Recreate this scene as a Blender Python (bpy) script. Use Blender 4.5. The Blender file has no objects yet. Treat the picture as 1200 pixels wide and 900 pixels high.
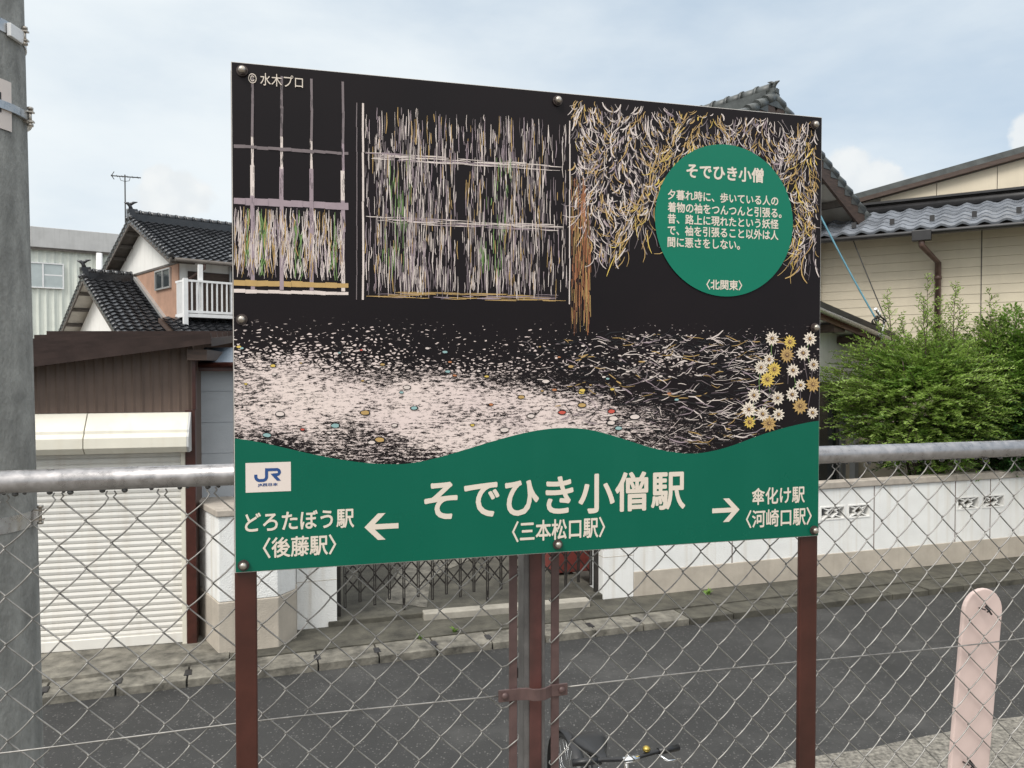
import bpy, math, random
from mathutils import Vector, Matrix
random.seed(7)
R = math.radians
SC = bpy.context.scene
COL = SC.collection

# ------------------------------------------------------------------ camera, sky, sun, exposure
PITCH = R(1.27)
CAM = Vector((0, 0, 3.0))
cam = bpy.data.objects.new('camera', bpy.data.cameras.new('camera'))
COL.objects.link(cam)
cam.location = CAM
cam.rotation_euler = (R(90) - PITCH, 0, 0)
cam.data.sensor_width = 36
cam.data.lens = 27
cam.data.clip_start = 0.02
cam.data.clip_end = 3000
SC.camera = cam

SUN_EL, SUN_AZ = R(52), R(215)      # azimuth measured clockwise from +Y: behind the camera, to its left
sun = bpy.data.objects.new('sun', bpy.data.lights.new('sun', 'SUN'))
COL.objects.link(sun)
sun.data.energy = 2.0
sun.data.angle = R(25)
sun.data.color = (1, 0.96, 0.9)
sun.location = (-6, -8, 20)
sd = Vector((math.sin(SUN_AZ) * math.cos(SUN_EL), math.cos(SUN_AZ) * math.cos(SUN_EL), math.sin(SUN_EL)))
sun.rotation_euler = sd.to_track_quat('Z', 'Y').to_euler()

SC.view_settings.view_transform = 'Standard'
SC.view_settings.look = 'None'
SC.view_settings.gamma = 1
SC.view_settings.exposure = 0.55
SC.view_settings.use_curve_mapping = False
SC.cycles.use_denoising = True
SC.cycles.max_bounces = 6
SC.cycles.transparent_max_bounces = 8

W = bpy.data.worlds.new('World')
SC.world = W
W.use_nodes = True
nt = W.node_tree
N, LK = nt.nodes, nt.links
bgn = N['Background']
bgn.inputs['Strength'].default_value = 0.1
sky = N.new('ShaderNodeTexSky')
sky.sky_type = 'NISHITA'
sky.sun_disc = False
sky.sun_elevation = SUN_EL
sky.sun_rotation = SUN_AZ
sky.air_density = 1.0
sky.dust_density = 2.0


def nd(t, **kw):
    n = N.new(t)
    for k, v in kw.items():
        if k in n.inputs.keys():
            n.inputs[k].default_value = v
        else:
            setattr(n, k, v)
    return n


def mth(op, a, b=None, c=None):
    n = N.new('ShaderNodeMath')
    n.operation = op
    for i, v in enumerate((a, b, c)):
        if v is None:
            continue
        if isinstance(v, (int, float)):
            n.inputs[i].default_value = v
        else:
            LK.new(v, n.inputs[i])
    return n.outputs[0]


def smooth(v, lo, hi, a=0.0, b=1.0):
    n = N.new('ShaderNodeMapRange')
    n.interpolation_type = 'SMOOTHSTEP'
    LK.new(v, n.inputs['Value'])
    n.inputs['From Min'].default_value = lo
    n.inputs['From Max'].default_value = hi
    n.inputs['To Min'].default_value = a
    n.inputs['To Max'].default_value = b
    return n.outputs[0]


def mixc(f, a, b):
    n = N.new('ShaderNodeMix')
    n.data_type = 'RGBA'
    LK.new(f, n.inputs[0]) if not isinstance(f, float) else setattr(n.inputs[0], 'default_value', f)
    for i, v in ((6, a), (7, b)):
        if isinstance(v, tuple):
            n.inputs[i].default_value = (*v, 1)
        else:
            LK.new(v, n.inputs[i])
    return n.outputs[2]


tc = nd('ShaderNodeTexCoord')
sep = nd('ShaderNodeSeparateXYZ')
LK.new(tc.outputs['Generated'], sep.inputs[0])
mp = nd('ShaderNodeMapping')
mp.inputs['Scale'].default_value = (1, 1, 2.6)
LK.new(tc.outputs['Generated'], mp.inputs[0])
n1 = nd('ShaderNodeTexNoise', Scale=1.7, Detail=7.0, Roughness=0.55)
LK.new(mp.outputs[0], n1.inputs['Vector'])
# thin high cloud: heavier to the left (-X), thinner to the right
cov = mth('ADD', n1.outputs['Fac'], mth('MULTIPLY', sep.outputs[0], -0.28))
veil = smooth(cov, 0.30, 0.72, 0.80, 0.98)
veilcol = mixc(smooth(cov, 0.22, 0.80), (3.7, 4.6, 5.5), (6.1, 6.5, 6.7))
base = mixc(veil, sky.outputs[0], veilcol)
# brighter overcast overhead and behind the camera
up = smooth(sep.outputs[2], 0.45, 0.95)
base = mixc(up, base, (12.5, 12.8, 13.0))
back = smooth(sep.outputs[1], 0.0, -0.7)
base = mixc(mth('MULTIPLY', back, smooth(sep.outputs[2], 0.12, 0.5)), base, (12.0, 11.9, 11.6))
# small cumulus heads low over the roofs
n2 = nd('ShaderNodeTexNoise', Scale=13.0, Detail=6.0, Roughness=0.6)
LK.new(tc.outputs['Generated'], n2.inputs['Vector'])


def cumulus(fac_in, px, py, rad, stretch=1.0):
    d = Vector(((px - 600) / 900, 1.0, (430 - py) / 900)).normalized()
    v = nd('ShaderNodeVectorMath', operation='SUBTRACT')
    LK.new(tc.outputs['Generated'], v.inputs[0])
    v.inputs[1].default_value = d
    m = nd('ShaderNodeVectorMath', operation='MULTIPLY')
    LK.new(v.outputs[0], m.inputs[0])
    m.inputs[1].default_value = (1 / rad / stretch, 1 / rad / stretch, 1 / rad)
    ln = nd('ShaderNodeVectorMath', operation='LENGTH')
    LK.new(m.outputs[0], ln.inputs[0])
    dd = mth('ADD', ln.outputs['Value'], mth('MULTIPLY', mth('SUBTRACT', n2.outputs['Fac'], 0.5), 1.9))
    f = smooth(dd, 1.0, 0.72)
    return mth('MAXIMUM', fac_in, f) if fac_in is not None else f


cu = None
for a in ((985, 212, 0.035, 1.0), (1022, 222, 0.030, 1.1), (1060, 232, 0.022, 1.3), (186, 212, 0.022, 1.0), (205, 232, 0.03, 1.6), (1215, 158, 0.026, 1.0), (660, 250, 0.05, 2.2), (420, 240, 0.04, 2.0)):
    cu = cumulus(cu, *a)
n3 = nd('ShaderNodeTexNoise', Scale=22.0, Detail=4.0)
LK.new(tc.outputs['Generated'], n3.inputs['Vector'])
cucol = mixc(smooth(n3.outputs['Fac'], 0.35, 0.65), (5.5, 5.75, 5.9), (6.3, 6.4, 6.35))
base = mixc(mth('MULTIPLY', cu, 0.75), base, cucol)
LK.new(base, bgn.inputs[0])


# ------------------------------------------------------------------ pixel rays (measuring the photograph, 1200 x 900)
FW = Vector((0, math.cos(PITCH), -math.sin(PITCH)))
UP = Vector((0, math.sin(PITCH), math.cos(PITCH)))


def ray(px, py):
    return Vector((1, 0, 0)) * ((px - 600) / 900) + FW + UP * ((450 - py) / 900)


def at_y(px, py, Y):
    d = ray(px, py)
    return CAM + d * (Y / d.y)


def gnd(px, py, z=0.0):
    d = ray(px, py)
    return CAM + d * ((z - CAM.z) / d.z)


def on_plane(px, py, p, n):
    d = ray(px, py)
    return CAM + d * ((p - CAM).dot(n) / d.dot(n))


# ------------------------------------------------------------------ materials
def material(name, col, rough=0.6, metal=0.0, var=0.25, nscale=6.0, bump=0.0, bscale=60.0, streak=0.0, streak_col=None,
             coat=0.0, spec=0.5, col2=None, stretch=(1, 1, 1), rvar=0.0):
    m = bpy.data.materials.new(name)
    m.use_nodes = True
    t = m.node_tree
    n, l = t.nodes, t.links
    b = n['Principled BSDF']
    b.inputs['Roughness'].default_value = rough
    b.inputs['Metallic'].default_value = metal
    b.inputs['Specular IOR Level'].default_value = spec
    b.inputs['Coat Weight'].default_value = coat
    b.inputs['Coat Roughness'].default_value = 0.06
    c = n.new('ShaderNodeTexCoord')
    mapn = n.new('ShaderNodeMapping')
    mapn.inputs['Scale'].default_value = stretch
    l.new(c.outputs['Object'], mapn.inputs[0])
    z = n.new('ShaderNodeTexNoise')
    z.inputs['Scale'].default_value = nscale
    z.inputs['Detail'].default_value = 6
    z.inputs['Roughness'].default_value = 0.62
    l.new(mapn.outputs[0], z.inputs['Vector'])
    rp = n.new('ShaderNodeMapRange')
    rp.inputs['From Min'].default_value = 0.3
    rp.inputs['From Max'].default_value = 0.7
    l.new(z.outputs['Fac'], rp.inputs[0])
    mx = n.new('ShaderNodeMix')
    mx.data_type = 'RGBA'
    l.new(rp.outputs[0], mx.inputs[0])
    lo = tuple(x * (1 - var) for x in col)
    hi = tuple(min(1, x * (1 + var)) for x in col) if col2 is None else col2
    mx.inputs[6].default_value = (*lo, 1)
    mx.inputs[7].default_value = (*hi, 1)
    out = mx.outputs[2]
    if streak > 0:
        m2 = n.new('ShaderNodeMapping')
        m2.inputs['Scale'].default_value = (7, 7, 0.35)
        l.new(c.outputs['Object'], m2.inputs[0])
        z2 = n.new('ShaderNodeTexNoise')
        z2.inputs['Scale'].default_value = 1.6
        z2.inputs['Detail'].default_value = 5
        l.new(m2.outputs[0], z2.inputs['Vector'])
        r2 = n.new('ShaderNodeMapRange')
        r2.inputs['From Min'].default_value = 0.52
        r2.inputs['From Max'].default_value = 0.75
        r2.inputs['To Max'].default_value = streak
        l.new(z2.outputs['Fac'], r2.inputs[0])
        m3 = n.new('ShaderNodeMix')
        m3.data_type = 'RGBA'
        l.new(r2.outputs[0], m3.inputs[0])
        l.new(out, m3.inputs[6])
        m3.inputs[7].default_value = (*(streak_col or tuple(x * 0.4 for x in col)), 1)
        out = m3.outputs[2]
    l.new(out, b.inputs['Base Color'])
    if rvar > 0:
        rr = n.new('ShaderNodeMapRange')
        rr.inputs['From Min'].default_value = 0.35
        rr.inputs['From Max'].default_value = 0.65
        rr.inputs['To Min'].default_value = max(0.03, rough - rvar)
        rr.inputs['To Max'].default_value = min(1, rough + rvar)
        l.new(z.outputs['Fac'], rr.inputs[0])
        l.new(rr.outputs[0], b.inputs['Roughness'])
    if bump > 0:
        zb = n.new('ShaderNodeTexNoise')
        zb.inputs['Scale'].default_value = bscale
        zb.inputs['Detail'].default_value = 4
        l.new(mapn.outputs[0], zb.inputs['Vector'])
        bp = n.new('ShaderNodeBump')
        bp.inputs['Strength'].default_value = bump
        bp.inputs['Distance'].default_value = 0.01
        l.new(zb.outputs['Fac'], bp.inputs['Height'])
        l.new(bp.outputs[0], b.inputs['Normal'])
    return m


def leaf_material(name, c1, c2, trans=0.35):
    m = bpy.data.materials.new(name)
    m.use_nodes = True
    t = m.node_tree
    n, l = t.nodes, t.links
    b = n['Principled BSDF']
    b.inputs['Roughness'].default_value = 0.45
    g = n.new('ShaderNodeNewGeometry')
    rm = n.new('ShaderNodeMix')
    rm.data_type = 'RGBA'
    l.new(g.outputs['Random Per Island'], rm.inputs[0])
    rm.inputs[6].default_value = (*c1, 1)
    rm.inputs[7].default_value = (*c2, 1)
    l.new(rm.outputs[2], b.inputs['Base Color'])
    tr = n.new('ShaderNodeBsdfTranslucent')
    l.new(rm.outputs[2], tr.inputs['Color'])
    ms = n.new('ShaderNodeMixShader')
    ms.inputs[0].default_value = trans
    l.new(b.outputs[0], ms.inputs[1])
    l.new(tr.outputs[0], ms.inputs[2])
    l.new(ms.outputs[0], n['Material Output'].inputs[0])
    return m


M = {}
M['pole'] = material('pole concrete', (0.235, 0.235, 0.22), 0.8, var=0.34, nscale=9, bump=0.45, bscale=60, streak=0.45, streak_col=(0.10, 0.105, 0.10), stretch=(2, 2, 1))
M['galv'] = material('galvanised steel', (0.50, 0.50, 0.50), 0.34, 0.85, var=0.22, nscale=40, rvar=0.12)
M['rail'] = material('galvanised pipe', (0.38, 0.365, 0.365), 0.36, 0.75, var=0.25, nscale=45, rvar=0.13)
M['wire'] = material('galvanised wire', (0.25, 0.24, 0.225), 0.45, 0.6, var=0.4, nscale=30)
M['tensbar'] = material('brown painted steel bar', (0.10, 0.062, 0.058), 0.45, 0.2, var=0.2, nscale=30)
M['rust'] = material('rust red paint', (0.095, 0.034, 0.029), 0.5, var=0.45, nscale=9, streak=0.7, streak_col=(0.05, 0.032, 0.026))
M['postside'] = material('weathered steel', (0.19, 0.18, 0.175), 0.55, 0.4, var=0.3, nscale=18, streak=0.5)
M['brownpost'] = material('dark brown enamel', (0.055, 0.017, 0.012), 0.32, var=0.35, nscale=8, streak=0.4, streak_col=(0.02, 0.010, 0.008))
M['board'] = material('panel edge', (0.45, 0.43, 0.40), 0.4, var=0.1)
M['green'] = material('sign green', (0.0012, 0.102, 0.062), 0.30, var=0.05, nscale=3, spec=0.25, streak=0.10, streak_col=(0.02, 0.15, 0.105), rvar=0.05)
M['greendisc'] = material('disc green with reflection', (0.003, 0.15, 0.09), 0.30, var=0.05, nscale=3, spec=0.25)  # sign green made lighter: the reflection over the disc put into its colour
M['cream'] = material('sign lettering cream', (0.64, 0.565, 0.48), 0.35, var=0.05)
M['plate'] = material('logo plate white', (0.66, 0.58, 0.53), 0.35, var=0.05)
M['logoblue'] = material('logo blue', (0.016, 0.06, 0.20), 0.35, var=0.05)
M['bolt'] = material('bolt steel', (0.42, 0.38, 0.33), 0.3, 0.8, var=0.3, nscale=60)
M['boltdark'] = material('dark washer', (0.06, 0.045, 0.04), 0.5, 0.3, var=0.3)
M['gravelconc'] = material('gravelly concrete', (0.17, 0.158, 0.135), 0.9, var=0.75, nscale=28, bump=1.0, bscale=70)
M['conc'] = material('old concrete', (0.145, 0.135, 0.112), 0.85, var=0.65, nscale=6, bump=0.6, bscale=45)
M['concdark'] = material('mossy damp concrete', (0.062, 0.058, 0.045), 0.85, var=0.5, nscale=5, bump=0.6, bscale=40)
M['conclight'] = material('smooth light concrete', (0.29, 0.27, 0.23), 0.8, var=0.25, nscale=4, bump=0.3)
M['stucco'] = material('white wall stucco', (0.74, 0.74, 0.72), 0.85, var=0.06, nscale=3, bump=0.7, bscale=70, streak=0.32, streak_col=(0.46, 0.38, 0.27))
M['stuccobase'] = material('beige wall base', (0.42, 0.375, 0.315), 0.85, var=0.14, nscale=3, bump=0.4, bscale=60, streak=0.25, streak_col=(0.24, 0.21, 0.17))
M['coping'] = material('coping concrete', (0.36, 0.32, 0.275), 0.85, var=0.22, nscale=6, bump=0.4)
M['tile'] = material('black glazed tile', (0.022, 0.023, 0.026), 0.26, var=0.4, nscale=2.5, spec=0.6, rvar=0.06)
M['tilegrey'] = material('silver grey tile', (0.185, 0.20, 0.225), 0.30, var=0.25, nscale=3, spec=0.6, rvar=0.06)
M['tileold'] = material('weathered green grey tile', (0.060, 0.066, 0.064), 0.45, var=0.45, nscale=5, spec=0.5)
M['plaster'] = material('white plaster', (0.74, 0.73, 0.70), 0.8, var=0.05, nscale=2, streak=0.3, streak_col=(0.46, 0.44, 0.40))
M['salmon'] = material('salmon wall', (0.36, 0.215, 0.15), 0.8, var=0.16, nscale=3, streak=0.3, streak_col=(0.26, 0.15, 0.11))
M['woodbrown'] = material('dark brown timber', (0.055, 0.034, 0.025), 0.65, var=0.4, nscale=6, stretch=(1, 1, 6))
M['woodgrey'] = material('weathered grey timber', (0.10, 0.088, 0.078), 0.75, var=0.35, nscale=6)
M['soffit'] = material('pale soffit board', (0.50, 0.48, 0.44), 0.8, var=0.12)
M['whitemetal'] = material('white painted metal', (0.74, 0.74, 0.74), 0.4, var=0.06)
M['glass'] = material('window glass', (0.035, 0.042, 0.045), 0.08, var=0.2, nscale=2, spec=0.8)
M['glasspale'] = material('frosted window glass', (0.42, 0.47, 0.47), 0.25, var=0.1, nscale=2)
M['alu'] = material('aluminium frame', (0.45, 0.45, 0.44), 0.4, 0.5, var=0.1)
M['copper'] = material('brown downpipe', (0.115, 0.070, 0.058), 0.45, var=0.3)
M['warehouse'] = material('pale ribbed cladding', (0.63, 0.66, 0.60), 0.6, var=0.06, nscale=2, streak=0.3, streak_col=(0.40, 0.41, 0.36))
M['parapet'] = material('grey parapet panel', (0.46, 0.46, 0.455), 0.7, var=0.1, nscale=2, streak=0.35, streak_col=(0.28, 0.28, 0.27))
M['shedbrown'] = material('brown ribbed sheet', (0.115, 0.078, 0.060), 0.55, var=0.14, nscale=3, streak=0.25)
M['shedroof'] = material('dark brown roof sheet', (0.034, 0.022, 0.019), 0.6, var=0.35, nscale=4, spec=0.2)
M['shutter'] = material('cream shutter', (0.71, 0.69, 0.645), 0.45, var=0.05, nscale=2, streak=0.22, streak_col=(0.46, 0.37, 0.28))
M['shutterbox'] = material('cream shutter housing', (0.66, 0.63, 0.54), 0.45, var=0.07, nscale=2.5, streak=0.15, streak_col=(0.42, 0.33, 0.2))
M['greypanel'] = material('blue grey wall panel', (0.37, 0.395, 0.42), 0.7, var=0.08, nscale=3, bump=0.3, bscale=50)
M['bluesheet'] = material('blue grey roof sheet', (0.19, 0.23, 0.275), 0.4, var=0.15)
M['beige'] = material('beige siding', (0.60, 0.53, 0.41), 0.7, var=0.06, nscale=1.5, streak=0.12, streak_col=(0.36, 0.31, 0.24))
M['blackmetal'] = material('black sheet metal', (0.022, 0.021, 0.022), 0.45, var=0.4, nscale=4)
M['gate'] = material('black gate steel', (0.020, 0.017, 0.015), 0.5, var=0.4, nscale=12)
M['redpanel'] = material('red brown panel', (0.16, 0.035, 0.028), 0.5, var=0.3, nscale=4)
M['slat'] = material('faded pink board', (0.60, 0.47, 0.43), 0.6, var=0.10, nscale=5, streak=0.12, streak_col=(0.5, 0.4, 0.36))
M['blackplastic'] = material('black plastic', (0.012, 0.012, 0.013), 0.4, var=0.2)
M['tyre'] = material('tyre rubber', (0.015, 0.015, 0.015), 0.75, var=0.3)
M['chrome'] = material('chrome', (0.72, 0.72, 0.72), 0.15, 1.0, var=0.06)
M['brass'] = material('brass bell', (0.45, 0.33, 0.08), 0.3, 0.9, var=0.1)
M['bluecable'] = material('blue cable', (0.10, 0.25, 0.32), 0.5, var=0.15)
M['darkcable'] = material('dark cable', (0.03, 0.03, 0.03), 0.6, var=0.2)
M['bark'] = material('bark', (0.075, 0.055, 0.04), 0.85, var=0.4, nscale=14, bump=0.5)
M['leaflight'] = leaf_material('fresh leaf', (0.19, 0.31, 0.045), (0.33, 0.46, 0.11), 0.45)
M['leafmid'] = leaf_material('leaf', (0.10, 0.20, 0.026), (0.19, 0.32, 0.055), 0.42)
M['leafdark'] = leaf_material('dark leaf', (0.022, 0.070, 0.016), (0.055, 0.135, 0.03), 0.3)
M['water'] = material('rain drop', (0.05, 0.05, 0.05), 0.05, var=0.1, spec=0.9)
M['earth'] = material('earth', (0.16, 0.14, 0.115), 0.95, var=0.35, nscale=2, bump=0.5)


def asphalt():
    m = material('asphalt', (0.027, 0.0268, 0.026), 0.8, var=0.3, nscale=1.1, bump=0.5, bscale=130, rvar=0.12)
    t = m.node_tree
    n, l = t.nodes, t.links
    b = n['Principled BSDF']
    prev = b.inputs['Base Color'].links[0].from_socket
    c = n.new('ShaderNodeTexCoord')
    v = n.new('ShaderNodeTexVoronoi')
    v.inputs['Scale'].default_value = 48
    l.new(c.outputs['Object'], v.inputs['Vector'])
    s = n.new('ShaderNodeSeparateColor')
    l.new(v.outputs['Color'], s.inputs[0])
    a = n.new('ShaderNodeMapRange')
    a.inputs['From Min'].default_value = 0.72
    a.inputs['From Max'].default_value = 1.0
    l.new(s.outputs[0], a.inputs[0])
    d = n.new('ShaderNodeMapRange')
    d.inputs['From Min'].default_value = 0.42
    d.inputs['From Max'].default_value = 0.25
    l.new(v.outputs['Distance'], d.inputs[0])
    k = n.new('ShaderNodeMath')
    k.operation = 'MULTIPLY'
    l.new(a.outputs[0], k.inputs[0])
    l.new(d.outputs[0], k.inputs[1])
    mx = n.new('ShaderNodeMix')
    mx.data_type = 'RGBA'
    l.new(k.outputs[0], mx.inputs[0])
    l.new(prev, mx.inputs[6])
    mx.inputs[7].default_value = (0.14, 0.136, 0.128, 1)
    # worn pale patches
    z = n.new('ShaderNodeTexNoise')
    z.inputs['Scale'].default_value = 0.75
    z.inputs['Detail'].default_value = 10
    z.inputs['Roughness'].default_value = 0.7
    l.new(c.outputs['Object'], z.inputs['Vector'])
    q = n.new('ShaderNodeMapRange')
    q.inputs['From Min'].default_value = 0.50
    q.inputs['From Max'].default_value = 0.70
    q.inputs['To Max'].default_value = 0.6
    l.new(z.outputs['Fac'], q.inputs[0])
    m2 = n.new('ShaderNodeMix')
    m2.data_type = 'RGBA'
    l.new(q.outputs[0], m2.inputs[0])
    l.new(mx.outputs[2], m2.inputs[6])
    m2.inputs[7].default_value = (0.085, 0.083, 0.079, 1)
    l.new(m2.outputs[2], b.inputs['Base Color'])
    return m


M['asphalt'] = asphalt()


# ------------------------------------------------------------------ mesh builder
class MB:
    def __init__(s):
        s.v, s.f, s.m, s.sm = [], [], [], []

    def add(s, verts, faces, mi=0, smooth=False):
        o = len(s.v)
        s.v += [tuple(p) for p in verts]
        for f in faces:
            s.f.append([i + o for i in f])
            s.m.append(mi)
            s.sm.append(smooth)
        return s

    def box(s, x0, x1, y0, y1, z0, z1, mi=0):
        v = [(x, y, z) for z in (z0, z1) for y in (y0, y1) for x in (x0, x1)]
        return s.add(v, [(0, 2, 3, 1), (4, 5, 7, 6), (0, 1, 5, 4), (2, 6, 7, 3), (0, 4, 6, 2), (1, 3, 7, 5)], mi)

    def bar(s, p0, p1, w, h, up=(0, 0, 1), mi=0):
        p0, p1 = Vector(p0), Vector(p1)
        d = (p1 - p0).normalized()
        u = Vector(up)
        side = d.cross(u)
        if side.length < 1e-4:
            side = d.cross(Vector((0, 1, 0)))
        side.normalize()
        u = side.cross(d).normalized()
        v = []
        for p in (p0, p1):
            for a, b in ((-1, -1), (1, -1), (1, 1), (-1, 1)):
                v.append(p + side * a * w / 2 + u * b * h / 2)
        return s.add(v, [(3, 2, 1, 0), (4, 5, 6, 7), (0, 1, 5, 4), (1, 2, 6, 5), (2, 3, 7, 6), (3, 0, 4, 7)], mi)

    def tube(s, pts, r, n=8, mi=0, cap=True, smooth=True):
        pts = [Vector(p) for p in pts]
        rs = r if isinstance(r, (list, tuple)) else [r] * len(pts)
        o = []
        side = None
        for i, p in enumerate(pts):
            d = (pts[min(i + 1, len(pts) - 1)] - pts[max(i - 1, 0)]).normalized()
            if side is None:
                ref = Vector((0, 0, 1)) if abs(d.z) < 0.9 else Vector((1, 0, 0))
                side = d.cross(ref).normalized()
            else:
                side = (side - d * side.dot(d)).normalized()
            b = d.cross(side)
            for k in range(n):
                a = 2 * math.pi * k / n
                o.append(p + (side * math.cos(a) + b * math.sin(a)) * rs[i])
        f = []
        for i in range(len(pts) - 1):
            for k in range(n):
                f.append((i * n + k, i * n + (k + 1) % n, (i + 1) * n + (k + 1) % n, (i + 1) * n + k))
        s.add(o, f, mi, smooth)
        if cap:
            b0 = len(s.v) - len(o)
            s.f.append([b0 + k for k in range(n)][::-1]); s.m.append(mi); s.sm.append(False)
            e = b0 + (len(pts) - 1) * n
            s.f.append([e + k for k in range(n)]); s.m.append(mi); s.sm.append(False)
        return s

    def prism(s, poly, z0, z1, mi=0, axis='z'):
        """poly in 2D extruded along an axis (x: poly=(y,z), y: poly=(x,z), z: poly=(x,y))"""
        def P(a, b, c):
            return {'z': (a, b, c), 'y': (a, c, b), 'x': (c, a, b)}[axis]
        n = len(poly)
        v = [P(a, b, z0) for a, b in poly] + [P(a, b, z1) for a, b in poly]
        f = [list(range(n))[::-1], list(range(n, 2 * n))] + [(i, (i + 1) % n, n + (i + 1) % n, n + i) for i in range(n)]
        return s.add(v, f, mi)

    def ball(s, c, r, nu=12, nv=8, sc=(1, 1, 1), mi=0):
        v, f = [], []
        for j in range(nv + 1):
            t = math.pi * j / nv
            for i in range(nu):
                a = 2 * math.pi * i / nu
                v.append((c[0] + r * sc[0] * math.sin(t) * math.cos(a), c[1] + r * sc[1] * math.sin(t) * math.sin(a), c[2] + r * sc[2] * math.cos(t)))
        for j in range(nv):
            for i in range(nu):
                f.append((j * nu + i, (j + 1) * nu + i, (j + 1) * nu + (i + 1) % nu, j * nu + (i + 1) % nu))
        return s.add(v, f, mi, True)

    def build(s, name, mats, parent=None, bevel=0):
        me = bpy.data.meshes.new(name)
        me.from_pydata(s.v, [], s.f)
        for m in (mats if isinstance(mats, (list, tuple)) else [mats]):
            me.materials.append(M[m] if isinstance(m, str) else m)
        me.polygons.foreach_set('material_index', s.m)
        me.polygons.foreach_set('use_smooth', s.sm)
        me.validate()
        me.update()
        import bmesh
        bm = bmesh.new()
        bm.from_mesh(me)
        bmesh.ops.recalc_face_normals(bm, faces=bm.faces)
        bm.to_mesh(me)
        bm.free()
        o = bpy.data.objects.new(name, me)
        COL.objects.link(o)
        if parent:
            o.parent = parent
        if bevel:
            b = o.modifiers.new('bevel', 'BEVEL')
            b.width = bevel
            b.segments = 2
            b.limit_method = 'ANGLE'
        return o


MW = {}


def thing(name, label, cat, loc=(0, 0, 0), rot=0.0, group=None):
    o = bpy.data.objects.new(name, None)
    COL.objects.link(o)
    o.empty_display_size = 0.2
    o.location = loc
    o.rotation_euler = (0, 0, rot)
    tag(o, label, cat, group)
    MW[o.name] = Matrix.Translation(Vector(loc)) @ Matrix.Rotation(rot, 4, 'Z')
    return o


def tag(o, label, cat, group=None):
    o['label'] = label
    o['category'] = cat
    if group:
        o['group'] = group
    return o


def loc_of(t, p):
    return MW[t.name].inverted() @ Vector(p)


def on_local(t, px, py, ly):
    """local (x, z) where the view ray meets the plane y = ly of the thing's own frame"""
    m = MW[t.name]
    n = (m.to_3x3() @ Vector((0, 1, 0)))
    p = loc_of(t, on_plane(px, py, m @ Vector((0, ly, 0)), n))
    return p.x, p.z


def on_local_x(t, px, py, lx):
    m = MW[t.name]
    n = (m.to_3x3() @ Vector((1, 0, 0)))
    p = loc_of(t, on_plane(px, py, m @ Vector((lx, 0, 0)), n))
    return p.y, p.z


def struct(o):
    o['kind'] = 'structure'
    return o


# ------------------------------------------------------------------ ground, road, gutters
ST = R(18.3)                               # the street's direction
U = Vector((math.cos(ST), math.sin(ST), 0))
V = Vector((-math.sin(ST), math.cos(ST), 0))

mb = MB()
mb.add([(-1500, -1500, -0.02), (1500, -1500, -0.02), (1500, 1500, -0.02), (-1500, 1500, -0.02)], [(0, 1, 2, 3)])
struct(mb.build('ground', 'earth'))

rf0, rf1 = gnd(47, 827), gnd(950, 715)
rn0, rn1 = gnd(959, 887), gnd(1200, 835)
rd = (rf1 - rf0).normalized()
nrm = Vector((-rd.y, rd.x, 0))
ROADW = (rf0 - rn0).dot(nrm)


def strip(name, mat, base, d0, d1, z, x0=-40, x1=60, nseg=100, jit=0.0, skirt=0.0):
    m = MB()
    vs, fs = [], []
    for i in range(nseg + 1):
        x = x0 + (x1 - x0) * i / nseg
        for d in (d0, d1):
            p = base + rd * x + nrm * (d + random.uniform(-jit, jit))
            vs.append((p.x, p.y, z))
    for i in range(nseg):
        fs.append((2 * i, 2 * i + 2, 2 * i + 3, 2 * i + 1))
    m.add(vs, fs)
    if skirt:
        vs2 = []
        for i in range(nseg + 1):
            a = vs[2 * i]
            vs2 += [a, (a[0], a[1], z - skirt)]
        m.add(vs2, fs)
        for e in (0, nseg):
            a, b = vs[2 * e], vs[2 * e + 1]
            m.add([a, b, (b[0], b[1], z - skirt), (a[0], a[1], z - skirt)], [(0, 1, 2, 3)])
    return struct(m.build(name, mat))


strip('road', 'asphalt', rf0, -ROADW - 0.05, 0.10, 0.0)
# near verge: a gravelly concrete strip, then an earth bank up to the platform
strip('near_pavement', 'gravelconc', rf0, -ROADW - 1.6, -ROADW, 0.006, nseg=300, jit=0.035)
# platform the sign and fence stand on
TH = R(14.6)
e1 = Vector((math.cos(TH), math.sin(TH), 0))
e2 = Vector((-math.sin(TH), math.cos(TH), 0))
S0 = at_y(272.8, 370, 1.36)
S0.z = 0
m = MB()
for pts, z0, z1 in (([(-20, -1.6), (30, -1.6), (30, 0.55), (-20, 0.55)], -0.01, 1.1),):
    poly = [(S0 + e1 * a + e2 * b) for a, b in pts]
    m.prism([(p.x, p.y) for p in poly], z0, z1)
struct(m.build('platform', 'conc'))

# far gutter: concrete cover blocks with slots
GW = 0.36
m = MB()
g = rf0 - rd * 12
k = 0
x = -12.0
while x < 22:
    L = 0.60
    a = rf0 + rd * (x + 0.008)
    j = random.uniform(-0.006, 0.006)
    far = 0.075
    pts = [a, a + rd * (L - 0.016), a + rd * (L - 0.016) + nrm * GW, a + nrm * GW]
    m.prism([(p.x, p.y) for p in pts], -0.02, far + j, 0 if x < 6.0 else 1)
    if k % 1 == 0 and x < 6:
        c = rf0 + rd * (x + 0.0) + nrm * 0.10
        pts = [c - rd * 0.035, c + rd * 0.035, c + rd * 0.03 + nrm * 0.13, c - rd * 0.03 + nrm * 0.13]
        m.prism([(p.x, p.y) for p in pts], 0.0, far + 0.011, 2)
    x += L
    k += 1
struct(m.build('gutter', ['conc', 'concdark', 'blackmetal'], bevel=0.006))
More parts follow.
